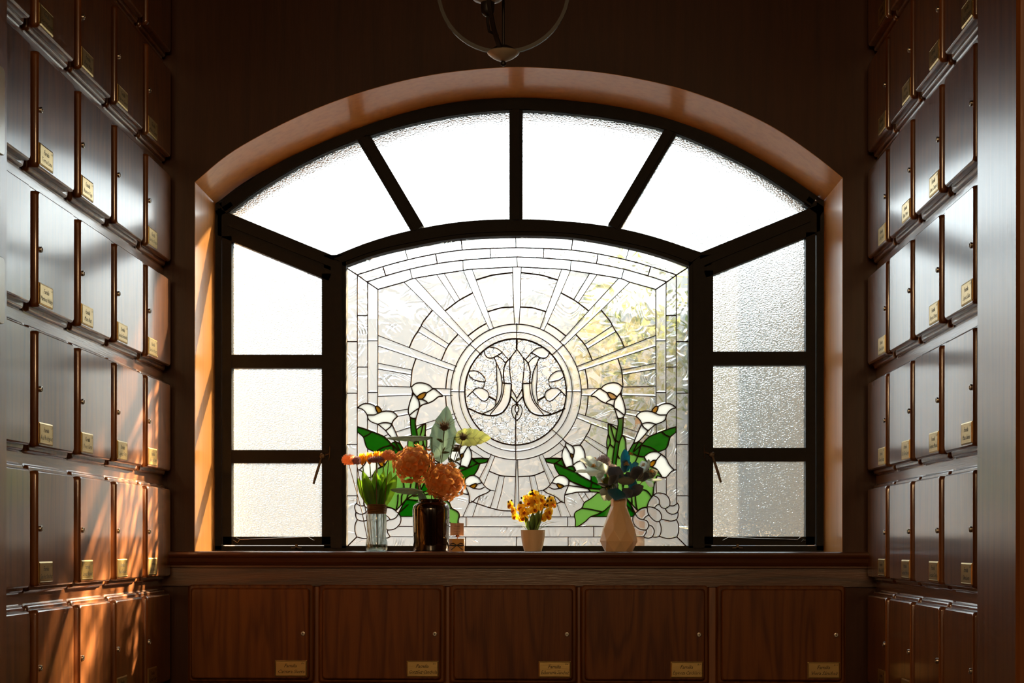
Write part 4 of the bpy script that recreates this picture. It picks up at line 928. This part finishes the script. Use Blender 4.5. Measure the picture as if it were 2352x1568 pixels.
# --- dark glass jar with hydrangeas
od = base_at(990, SY + .01)
dj = MB(); dj.lathe([(36*k, 0), (40*k, 2*k), (41*k, 10*k), (42.5*k, 60*k), (43*k, 96*k), (42*k, 104*k), (37*k, 111*k), (31*k, 114*k), (30*k, 118*k), (31*k, 120*k), (28*k, 120*k), (28*k, 60*k), (27*k, 6*k)], n=48)
d = dj.build('dark_glass_jar', M_amber, smooth=True, loc=od); tag(d, 'tall shiny near-black glass jar holding the rust hydrangeas', 'jar')
dl = MB()
for a0, r_, z_ in ((-.7, 42.6, 40), (.35, 42.2, 22)):
    P = [V3(r_*k*math.sin(a0 + t*.03), -r_*k*math.cos(a0 + t*.03), (z_ + 3*math.sin(t))*k) for t in range(6)]
# florets
fl_meshes = []
for q in range(4):
    mb = MB()
    for i in range(4):
        a = i * PI/2 + rnd(-.15, .15); dd = V3(math.cos(a), math.sin(a), rnd(.15, .55))
        petal_mb(mb, rnd(.0125, .016), rnd(.0125, .0155), V3(0, 0, 0), dd, V3(0, 0, 1), rnd(.0, .3), rnd(-.35, .3), .5, 4, 4, fold=rnd(-.1, .1))
    mb.ball((0, 0, .0012), .0013, 6, 4)
    o = mb.build('floret', M_hyd, smooth=True); fl_meshes.append(o.data); bpy.data.objects.remove(o)
def hydrangea(label, u, v, r, dy, n_, tilt):
    root = empty('hydrangea', od); tag(root, label, 'flower', 'hydrangeas in the dark jar')
    c = rel(u, v, od, SY + .01, dy); R = r * k
    MB().tube([V3(0, 0, .02), V3(c.x * .3, c.y * .3, .13), c - V3(0, 0, R * .3)], .0032, 8).build('stem', M_stem, root, smooth=True)
    core = MB(); core.ball(c, R * .66, 14, 9, 1, .9, .9); core.build('flower_core', M_hyd, root, smooth=True)
    for i in range(n_):
        z = 1 - 2 * (i + .5) / n_; a = i * 2.39996; q = math.sqrt(1 - z*z); dr = V3(q*math.cos(a), q*math.sin(a), z)
        bump_ = rnd(.80, 1.0); o = link('floret', fl_meshes[i % 4], root, c + V3(dr.x * R * bump_ * .92, dr.y * R * bump_ * .85, dr.z * R * bump_ * .84))
        dr2 = (dr + V3(rnd(-.3, .3), rnd(-.3, .3), rnd(-.3, .3))).normalized()
        o.rotation_euler = (dr2.to_track_quat('Z', 'Y') @ Matrix.Rotation(rnd(0, 6), 4, 'Z').to_quaternion()).to_euler(); s_ = rnd(.85, 1.2); o.scale = (s_, s_, s_)
hydrangea('large rust brown hydrangea head, the higher one, above the dark jar', 951, 1066, 52, .005, 92, 0)
hydrangea('large rust brown hydrangea head, the lower one, leaning toward the roundel', 1021, 1106, 50, -.025, 88, 0)
def big_leaf(root, P0, P1, Wd, up, mat_=M_gleaf, cup=.25, curl=.3, pos=.45, tip=.75, serr=True):
    mb = MB(); L = (P1 - P0).length; petal_mb(mb, L, Wd, P0, P1 - P0, up, cup, curl, tip, 12, 6, width_pos=pos)
    if serr:
        for i in range(1, 12):
            for j_ in (0, 6):
                ix = i * 7 + j_; p = Vector(mb.v[ix]); ctr = Vector(mb.v[i*7 + 3]); p = ctr + (p - ctr) * (1.06 if i % 2 else .95); mb.v[ix] = tuple(p)
    o = mb.build('leaf', mat_, root, smooth=True)
    vn = MB(); up_ = up.normalized() * .0006
    vn.tube([Vector(mb.v[i*7 + 3]) + up_ for i in range(12)], [.0011 - .00007*i for i in range(12)], 5)
    for i in range(2, 10, 2):
        for sd in (0, 6):
            a_, b_ = Vector(mb.v[i*7+3]) + up_, Vector(mb.v[(i+2)*7 + sd]) + up_
            m_ = Vector(mb.v[(i+1)*7 + (2 if sd == 0 else 4)]) + up_
            vn.tube([a_, m_, a_.lerp(b_, .92)], .0004, 4)
    vn.build('vein', M_vein, o, smooth=True)
    return o
def leafy(label, specs, mat_=M_gleaf):
    root = empty('leafy_stem', od); tag(root, label, 'foliage', 'leaves in the dark jar')
    for (u0, v0, d0), (u1, v1, d1), Wd, up, cup, curl, pos, tip in specs:
        a, b = rel(u0, v0, od, SY + .01, d0), rel(u1, v1, od, SY + .01, d1)
        MB().tube([V3(0, .01, .10), V3(a.x*.4, .012, .16), a], .0018, 6).build('stem', M_gstem, root, smooth=True)
        big_leaf(root, a, b, Wd, up, mat_, cup, curl, pos, tip)
leafy('broad upright grey-green leaf behind the thistle', [((1010, 1062, .035), (1027, 932, .03), .088, V3(.1, -1, .15), .15, .05, .42, .8)])
leafy('grey-green leaf spreading level above the higher hydrangea', [((992, 1004, .02), (886, 1000, .0), .040, V3(0, -.62, 1), -.3, -.12, .42, .6)])
leafy('yellow-green backlit leaf pointing toward the roundel', [((1044, 1004, .03), (1128, 1008, .02), .064, V3(0, -1, .35), .2, .1, .38, .65)], M_yleaf)
leafy('low grey-green leaf beside the tulip leaves', [((972, 1128, -.01), (896, 1119, -.02), .040, V3(0, -.7, 1), -.25, -.15, .45, .6)])
leafy('small dark leaf tucked under the upper hydrangea', [((975, 1150, -.02), (960, 1128, -.04), .022, V3(0, -1, .2), .2, .1, .4, .6)])
def thistle(label, u, v, r, dy):
    root = empty('thistle', od); tag(root, label, 'flower', 'dried thistles in the dark jar')
    c = rel(u, v, od, SY + .01, dy); f = V3(.012, .01, .11)
    MB().tube([f, f.lerp(c, .5) + V3(.004, 0, 0), c], .0013, 6).build('stem', M_tgreen, root, smooth=True)
    mb = MB(); R = r * k; mb.ball(c, R * .42, 10, 7, 1, 1, 1.1)
    for i in range(170):
        a = rnd(0, 2*PI); z = rnd(-.5, 1); q = math.sqrt(max(0, 1 - z*z)); d_ = V3(q*math.cos(a), q*math.sin(a), z)
        mb.tube([c + d_ * R * .35, c + d_ * R * rnd(.55, .8)], [.0007, .0002], 3)
    mb.build('thistle_head', M_thistle, root)
    br = MB()
    for i in range(26):
        a = i * 2*PI/26; d_ = V3(math.cos(a), math.sin(a), rnd(.0, .5)); e = c + d_ * R * rnd(1.2, 2.0)
        petal_mb(br, (e - c).length, .0022, c, e - c, V3(0, 0, 1), 0, .3, .5, 4, 2)
    br.build('bract', M_thistle, root)
    for i in range(5):
        t = .35 + .12 * i; p = f.lerp(c, t); sd = 1 if i % 2 else -1
        lf = MB()
        for q in range(5):
            d_ = V3(sd * rnd(.5, 1.2), rnd(-.5, .3), rnd(-.1, .9)); petal_mb(lf, rnd(.014, .028), .0055, p, d_, V3(0, -1, .4), .3, rnd(-.4, .5), .7, 4, 2)
        lf.build('leaf', M_tgreen, root)
thistle('dried thistle on the upright leaf, highest', 1021, 980, 21, .00)
thistle('dried thistle before the yellow-green leaf', 1064, 1004, 17, -.005)
thistle('small drooping dried thistle under the yellow-green leaf', 1050, 1032, 12, .0)

# --- small kraft gift box with bow, dried flower and card
og = base_at(1050, SY - .02)
gx = MB(); gx.box(-18*k, 16*k, -.012, .012, 0, 29*k)
M_kraft = mat('kraft_cardboard', (0.72, 0.38, 0.10), 0.7, 0, 0.1, 100)
g = gx.build('gift_box', M_kraft, loc=og); tag(g, 'tiny kraft gift box tied with a black bow beside the dark jar', 'box')
M_pink = mat('pale_box_side', (0.62, 0.40, 0.30), 0.7)
MB().box(-18.2*k, -11*k, -.0125, .0122, .0003, 28.8*k).build('paper_wrap', M_pink, g)
M_rib = mat('black_ribbon', (0.012, 0.010, 0.010), 0.45)
rb = MB(); zc = 14*k
rb.box(-18.4*k, 16.4*k, -.0130, .0130, zc - .0012, zc + .0012)
for sd in (-1, 1):
    rb.tube([V3(0, -.014, zc), V3(sd*.012, -.017, zc + .007), V3(sd*.021, -.016, zc + .004), V3(sd*.022, -.015, zc), V3(sd*.012, -.015, zc - .002), V3(0, -.014, zc)], .0013, 6, .5)
    rb.tube([V3(0, -.0145, zc), V3(sd*.008, -.015, zc - .006), V3(sd*.019, -.015, zc - .015)], .0013, 6, .5)
rb.build('bow', M_rib, g, smooth=True)
fz = 29*k; fr_ = empty('dried_flower', og + V3(.001, 0, fz)); tag(fr_, 'small rust dried flower on top of the gift box', 'flower')
mb = MB(); mb.tube([V3(0, 0, 0), V3(.002, -.001, .006)], .0012, 5)
for i in range(16):
    a = i * 2.4; petal_mb(mb, .011, .008, V3(0, 0, .004), V3(math.cos(a), math.sin(a), rnd(.1, 1.2)), V3(0, 0, 1), .3, .6, .6, 3, 2)
mb.build('bloom', mat('dark_rust_petal', (0.30, 0.09, 0.03), 0.7, 0, .2, 100, transl=.3), fr_)
M_card = mat('blush_card', (0.75, 0.52, 0.42), 0.7, 0, 0.04, 60, transl=0.15, trcol=(.5, .35, .28))
cr_ = MB(); n0 = 12; cw, chh = 31*k, 29*k
rows_ = []
for i in range(n0 + 1):
    x = -cw/2 + cw * i / n0; yy = .0022 * math.sin(i * .9)
    rows_.append([(x, yy - .0004, 0), (x, yy + .0004, 0), (x, yy + .0004, chh + .0006 * math.sin(i)), (x, yy - .0004, chh + .0006 * math.sin(i))])
cr_.loft(rows_)
cd = cr_.build('gift_card', M_card, smooth=True, angle=30, loc=og + V3(-.001, .006, 36*k)); tag(cd, 'small blush message card with script, standing above the gift box', 'card')
MB().tube([V3(0, .001, -7*k), V3(0, .001, .004)], .0008, 6).build('card_pick', M_twine, cd)
wr = text_mesh([('Gracias', .007, 0, .031), ('por compartir', .0042, 0, .0245), ('con nosotros', .0042, 0, .020), ('Primera', .0062, 0, .0135), ('comunion', .0050, 0, .0075)], 'script')
wr.materials[0] = mat('brown_script', (0.20, 0.09, 0.06), 0.8)
link('lettering', wr, cd, (0, -.0008, 0))

# --- potted orchid
oo = base_at(1224)
po = empty('potted_orchid', oo); tag(po, 'small cream pot of yellow artificial orchids in the middle of the sill', 'plant')
MB().lathe([(18.5*k, 0), (20*k, 1*k), (24*k, 16*k), (27*k, 32*k), (28*k, 49*k), (25.5*k, 49*k), (24.5*k, 42*k), (.001, 42*k)], n=44).build('pot', M_cream, po, smooth=True)
def orchid_bloom(c, face, s=1.0):
    q_ = face.to_track_quat('Z', 'Y').to_matrix().to_4x4(); mb = MB()
    for a, L, Wd in ((90, .0125, .012), (215, .013, .012), (325, .013, .012), (10, .0145, .019), (170, .0145, .019)):
        a = math.radians(a); petal_mb(mb, L*s, Wd*s, V3(0, 0, 0), V3(math.cos(a), math.sin(a), .18), V3(0, 0, 1), .2, -.4, .5, 4, 4)
    mb.xform(q_); o = mb.build('bloom', M_orc, po, smooth=True, loc=c)
    lp = MB()
    for a in (235, 270, 305): a = math.radians(a); petal_mb(lp, .0085*s, .0075*s, V3(0, 0, .0025), V3(math.cos(a), math.sin(a), .5), V3(0, 0, 1), .5, .6, .6, 3, 2)
    lp.ball((0, 0, .003), .0026*s, 8, 5); lp.xform(q_); lp.build('lip', M_orl, o, smooth=True)
ob_ = [(1197, 1166, -.01), (1216, 1156, -.02), (1227, 1149, -.015), (1205, 1175, -.025), (1228, 1170, -.022), (1241, 1146, .0), (1202, 1190, -.02), (1244, 1190, -.01), (1260, 1175, -.02), (1268, 1158, -.005), (1256, 1186, -.025), (1250, 1158, .01), (1219, 1173, .0), (1173, 1160, .0), (1180, 1172, .005), (1184, 1186, .005), (1226, 1135, .0), (1211, 1146, .012), (1238, 1165, .015), (1264, 1148, .01)]
for i, (u, v, dy) in enumerate(ob_):
    c = rel(u, v, oo, dy=dy); fx = (u - 1224) / 50
    orchid_bloom(c, V3(fx * .9 + rnd(-.25, .25), -1 + abs(fx)*.4, rnd(-.35, .15)), rnd(1.15, 1.4))
stp = [((1232, 1218), (1226, 1128)), ((1215, 1218), (1190, 1155)), ((1228, 1218), (1262, 1140)), ((1222, 1218), (1205, 1145))]
for (a_, b_) in stp:
    p0 = rel(a_[0], a_[1], oo); p1 = rel(b_[0], b_[1], oo); MB().tube([p0, p0.lerp(p1, .5) + V3((p1.x - p0.x)*-.12, 0, 0), p1], .0010, 6).build('stem', M_gstem, po, smooth=True)
for u, v, r in ((1222, 1126, 2.6), (1223, 1133, 3.6), (1218, 1134, 2.6), (1198, 1143, 2.4), (1196, 1154, 3.4), (1168, 1152, 2.2), (1175, 1149, 2.2), (1252, 1143, 2.3), (1262, 1140, 2.4), (1258, 1150, 3.2), (1266, 1149, 2.4), (1258, 1160, 3.2)):
    b_ = MB(); b_.ball(rel(u, v, oo, dy=-.012), r*k, 9, 6, 1, 1, 1.1); b_.build('bud', M_bud, po, smooth=True)
for (u0, u1, v1, dy, cl, wd) in ((1216, 1176, 1198, -.01, -.5, .012), (1214, 1173, 1207, -.02, -.6, .014), (1236, 1287, 1198, -.01, -.55, .010), (1234, 1272, 1196, .01, -.9, .009), (1224, 1238, 1172, -.03, .2, .020), (1222, 1224, 1178, -.035, .15, .022), (1218, 1206, 1186, -.03, .2, .016), (1232, 1246, 1170, -.028, .2, .012), (1228, 1230, 1182, .0, .1, .018)):
    p0, p1 = rel(u0, 1220, oo, dy=dy*.4), rel(u1, v1, oo, dy=dy); mb = MB()
    horiz = abs(u1 - u0) > 30; dv = p1 - p0
    if horiz: pts = crom([p0, p0.lerp(p1, .4) + V3(0, 0, .012), p1], 5); 
    else: pts = crom([p0, p0.lerp(p1, .5), p1], 5)
    rings = []
    for i, p in enumerate(pts):
        t = i / (len(pts) - 1); q = (pts[min(i+1, len(pts)-1)] - pts[max(i-1, 0)]).normalized(); s_ = V3(0, 1, 0).cross(q).normalized() if not horiz else V3(0, 1, 0)
        hw = wd * .5 * math.sin(PI * min(.98, .12 + .86*t)) ** .7; nn = q.cross(s_).normalized()
        rings.append([p - s_*hw + nn*hw*.25, p, p + s_*hw + nn*hw*.25])
    mb.loft(rings, close=False, cap0=False, cap1=False); mb.build('leaf', M_oleaf, po, smooth=True)
gb = MB()
for u1, v1 in ((1173, 1130), (1242, 1140), (1230, 1150), (1276, 1206), (1270, 1176)):
    p0, p1 = rel(1226, 1218, oo), rel(u1, v1, oo); gb.tube([p0, p0.lerp(p1, .6) + V3(0, 0, .004), p1], [.0007, .0006, .0002], 4)
gb.build('grass_blade', mat('pale_green_blade', (0.16, 0.36, 0.20), 0.5, transl=.3), po)

# --- faceted vase with dark teal bouquet
ov_ = base_at(1421)
fv = MB(); N = 8; rings = []
def fring(r, z, rot): return [(r*k*math.cos(2*PI*i/N + rot), r*k*math.sin(2*PI*i/N + rot), z*k) for i in range(N)]
a0 = PI/8
R0, R1, R2, R3, R4 = fring(33, 0, a0), fring(43.5, 24, 0), fring(39, 50, a0), fring(18.5, 104, 0), fring(19.5, 122, 0)
vs = R0 + R1 + R2 + R3 + R4; fs = []
n = N
def I(r, i): return r * n + i % n
for i in range(n):
    # R0 offset +a0 sits between R1[i] and R1[i+1]
    fs.append((I(0, i), I(0, i-1), I(1, i))); fs.append((I(0, i), I(1, i), I(1, i+1)))
    fs.append((I(1, i), I(2, i), I(1, i+1))); fs.append((I(1, i), I(2, i-1), I(2, i)))
    fs.append((I(2, i-1), I(3, i), I(2, i))); fs.append((I(2, i), I(3, i), I(3, i+1)))
    fs.append((I(3, i), I(4, i), I(4, i+1), I(3, i+1)))
fs.append(tuple(I(0, i) for i in range(n))[::-1])
o2 = len(vs); vs += fring(17, 122, 0) + fring(15, 60, 0)
for i in range(n):
    fs.append((I(4, i), o2 + i, o2 + (i+1) % n, I(4, i+1))); fs.append((o2 + i, o2 + n + i, o2 + n + (i+1) % n, o2 + (i+1) % n))
fs.append(tuple(o2 + n + i for i in range(n)))
fv.add(vs, fs); vz = fv.build('faceted_vase', M_vase, loc=ov_)
bmv = bmesh.new(); bmv.from_mesh(vz.data); bmesh.ops.bevel(bmv, geom=[e for e in bmv.edges if len(e.link_faces) == 2 and e.calc_face_angle(0) > .12], offset=.0011, segments=1, affect='EDGES'); bmv.to_mesh(vz.data); bmv.free()
vz.rotation_euler = (0, 0, PI/8 * .15)
tag(vz, 'beige ceramic vase with diamond facets, holding dark teal artificial flowers', 'vase')
def bouquet_stem(name, label, u, v, dy, cat='flower'):
    root = empty(name, ov_); tag(root, label, cat, 'artificial flowers in the faceted vase'); c = rel(u, v, ov_, dy=dy)
    MB().tube([V3(c.x*.05, 0, .08), V3(c.x*.22, c.y*.2, .17), c], .0014, 6).build('stem', M_gold if 'pale' in label else M_gstem, root, smooth=True); return root, c
def petal_part(root, u0, v0, u1, v1, Wd, m, dy0=0, dy1=0, up=V3(0, -1, .3), cup=.4, curl=.3, tip=.55, pos=.6):
    a, b = rel(u0, v0, ov_, dy=dy0), rel(u1, v1, ov_, dy=dy1); mb = MB()
    petal_mb(mb, (b - a).length * 1.08, Wd * 1.25, a, b - a, up, cup, curl, tip, 8, 6, width_pos=pos); return mb.build('petal', m, root, smooth=True)
def stamens(root, c, R, n_, m=M_gold, dirv=V3(0, -.4, 1)):
    mb = MB()
    for i in range(n_):
        d_ = (V3(rnd(-1, 1), rnd(-1, 1), rnd(-1, 1)).normalized() * .8 + dirv * .6).normalized(); e = c + d_ * R * rnd(.6, 1)
        mb.tube([c, e], .0003, 3); mb.ball(e, .0011, 5, 4)
    mb.build('stamen', m, root)
r1, c1 = bouquet_stem('satin_flower', 'dark teal satin flower with gold stamens, tallest of the bouquet', 1440, 1080, .0)
for sp in (((1436, 1084), (1430, 1034), .030, M_teal, .0, -.01, V3(.5, -1, .1)), ((1436, 1084), (1424, 1060), .034, M_teal, -.01, -.035, V3(.3, -1, .5)), ((1440, 1090), (1428, 1108), .030, M_teal, -.02, -.04, V3(0, -1, .3)), ((1446, 1088), (1470, 1066), .028, M_teal, .01, -.02, V3(-.2, -1, .6)),
           ((1440, 1084), (1452, 1112), .032, M_navy, -.01, -.045, V3(0, -1, .2)), ((1442, 1082), (1438, 1060), .026, M_teal, .02, .03, V3(0, -1, .2))):
    petal_part(r1, *sp[0], *sp[1], sp[2], sp[3], sp[4], sp[5], sp[6])
stamens(r1, rel(1439, 1068, ov_, dy=-.03), .012, 70); stamens(r1, rel(1448, 1044, ov_, dy=-.01), .009, 34)
r2, c2 = bouquet_stem('satin_flower', 'navy grey satin flower with dark curled petals at the centre of the bouquet', 1462, 1092, -.01)
for sp in (((1458, 1098), (1480, 1078), .036, M_navy, -.01, -.03, V3(-.3, -1, .5)), ((1462, 1100), (1452, 1072), .036, M_navy, -.02, -.045, V3(.2, -1, .2)), ((1466, 1100), (1492, 1098), .030, M_navy, -.02, -.035, V3(0, -1, .6)),
           ((1470, 1096), (1492, 1080), .026, M_teal, .01, .0, V3(-.3, -1, .3)), ((1456, 1096), (1446, 1124), .030, M_teal, -.01, -.03, V3(.3, -1, 0))):
    petal_part(r2, *sp[0], *sp[1], sp[2], sp[3], sp[4], sp[5], sp[6])
r3, c3 = bouquet_stem('satin_flower', 'charcoal satin flower with broad drooping petals over the vase rim', 1412, 1108, -.01)
for sp in (((1410, 1110), (1424, 1072), .048, M_navy, -.01, -.03, V3(-.2, -1, .3)), ((1406, 1112), (1398, 1092), .036, M_navy, -.015, -.04, V3(.1, -1, .5)), ((1404, 1114), (1374, 1116), .014, M_navy, -.02, -.03, V3(0, -.4, 1)), ((1418, 1122), (1412, 1150), .050, M_teal, -.02, -.045, V3(0, -1, -.2)),
           ((1440, 1140), (1478, 1118), .030, M_navy, -.02, -.035, V3(0, -1, .3)), ((1436, 1140), (1470, 1132), .026, M_teal, -.01, -.02, V3(0, -.8, .6)), ((1430, 1122), (1450, 1144), .032, M_navy, -.01, -.035, V3(0, -1, .1)), ((1420, 1112), (1392, 1128), .030, M_navy, .01, .0, V3(0, -1, .1))):
    petal_part(r3, *sp[0], *sp[1], sp[2], sp[3], sp[4], sp[5], sp[6])
r4, c4 = bouquet_stem('sage_leaf_spray', 'sage grey rounded leaf lying across the front of the bouquet', 1436, 1104, -.03, 'foliage')
mb = MB(); mb.ball(rel(1438, 1104, ov_, dy=-.055), 1.0, 18, 11, 19.5*k, .009, 9.5*k); mb.build('rounded_leaf', M_sage, r4, smooth=True)
petal_part(r4, 1462, 1104, 1486, 1092, .020, M_sage, -.03, -.02, V3(0, -1, .4)); petal_part(r4, 1466, 1100, 1508, 1084, .024, M_sage, -.01, .0, V3(0, -1, .2))
r5, c5 = bouquet_stem('pale_flower', 'pale mint flower with gold stamens at the outer side of the bouquet', 1366, 1078, -.01)
for sp in (((1372, 1078), (1330, 1062), .030, V3(0, -.8, 1)), ((1372, 1082), (1324, 1090), .020, V3(0, -.6, 1)), ((1376, 1080), (1346, 1084), .034, V3(0, -1, .3)), ((1372, 1078), (1386, 1064), .030, V3(-.2, -1, .5)), ((1374, 1076), (1346, 1052), .026, V3(.3, -1, .3)), ((1376, 1086), (1398, 1072), .030, V3(0, -1, .4)), ((1376, 1084), (1376, 1100), .024, V3(0, -1, 0))):
    petal_part(r5, *sp[0], *sp[1], sp[2], M_pale, -.01, rnd(-.04, .01), sp[3])
stamens(r5, rel(1364, 1072, ov_, dy=-.03), .011, 60); stamens(r5, rel(1366, 1056, ov_, dy=-.0), .010, 34)
r6, c6 = bouquet_stem('pale_flower', 'pale mint flower drooping low beside the vase neck', 1382, 1104, .0)
for sp in (((1390, 1108), (1372, 1112), .030, M_pale), ((1388, 1104), (1370, 1090), .026, M_pale), ((1404, 1118), (1388, 1148), .034, M_sage), ((1400, 1124), (1398, 1152), .020, M_sage), ((1394, 1120), (1380, 1140), .022, M_sage)):
    petal_part(r6, *sp[0], *sp[1], sp[2], sp[3], .0, rnd(-.03, 0))
r7, c7 = bouquet_stem('pale_flower', 'pale translucent flower with gold stamens on the side toward the casement', 1490, 1090, .0)
for sp in (((1486, 1094), (1508, 1084), .026, M_sage), ((1482, 1088), (1474, 1058), .026, M_pale), ((1486, 1086), (1490, 1056), .012, M_sage), ((1484, 1102), (1522, 1104), .008, M_pale), ((1482, 1104), (1498, 1116), .016, M_pale), ((1490, 1096), (1504, 1094), .022, M_pale)):
    petal_part(r7, *sp[0], *sp[1], sp[2], sp[3], .0, rnd(-.03, .02))
stamens(r7, rel(1497, 1085, ov_, dy=-.02), .010, 55); stamens(r7, rel(1478, 1070, ov_, dy=-.02), .011, 40)
def pompom(label, u, v, r, m, dy):
    root, c = bouquet_stem('pompom_flower', label, u, v, dy); mb = MB(); R = r * k; mb.ball(c, R*.7, 10, 7)
    for i in range(320):
        z = 1 - 2*(i + .5)/320; a = i*2.39996; q = math.sqrt(1 - z*z); d_ = V3(q*math.cos(a), q*math.sin(a), z)
        mb.tube([c + d_*R*.6, c + d_*R*rnd(.92, 1.08)], [.0013, .0007], 3)
    mb.build('bloom', m, root)
pompom('pale lilac pompom flower behind the mint flower', 1386, 1062, 18, M_pom, .02)
pompom('grey lilac pompom flower half hidden behind the charcoal petals', 1406, 1080, 15, M_pom, .015)
pompom('olive green pompom flower low in the bouquet', 1394, 1110, 16, mat('olive_pompom', (0.16, 0.19, 0.03), 0.8, 0, .2, 90, transl=.4, trcol=(.35, .42, .05)), .005)


# ------------------------------------------------------------------ outside
def outside_box(name, x0, x1, y0, y1, z1, m): return tag(MB().box(x0, x1, y0, y1, -0.2, z1).build(name, m), kind='structure')
outside_box('wall_boundary', -9, 9, 4.6, 4.8, 3.1, mat('pale_render_outside', (0.30, 0.325, 0.335), 0.85, 0, 0.05, 2))
xb = at(1735, 800, 2.6).x
outside_box('wall_neighbour', xb, 5.0, 2.6, 4.6, 2.9, mat('grey_render_outside', (0.11, 0.135, 0.145), 0.85, 0, 0.15, 3))
tr = empty('garden_tree', (.45, 4.0, -.2)); tag(tr, 'blurred yellow-green tree outside, behind the clear glass', 'tree')
MB().tube([V3(0, 0, 0), V3(-.03, 0, 1.4), V3(0, 0, 2.4)], [.06, .05, .03], 10).build('trunk', M_twine, tr, smooth=True)
mb = MB(); random.seed(11)
for i in range(1000):
    d_ = V3(rnd(-1, 1), rnd(-1, 1), rnd(-1, 1))
    if d_.length > 1: continue
    c = V3(d_.x*.42, d_.y*.4, 2.75 + d_.z*.6)
    petal_mb(mb, .09, .045, c, V3(rnd(-1, 1), rnd(-1, 1), rnd(-1, .6)), V3(rnd(-1, 1), rnd(-1, 1), 1), .2, .3, .7, 2, 2)
fo = mb.build('foliage', mat('yellow_green_foliage', (0.16, 0.20, 0.05), 0.6, 0, .3, 10, transl=.4, trcol=(.14, .17, .07)), tr); fo['kind'] = 'stuff'
tag(MB().box(-30, 30, OUT0 + .26, 60, -0.3, -0.2).build('ground', mat('pale_concrete_outside', (0.07, 0.08, 0.09), 0.9, 0, 0.1, 3)), kind='structure')
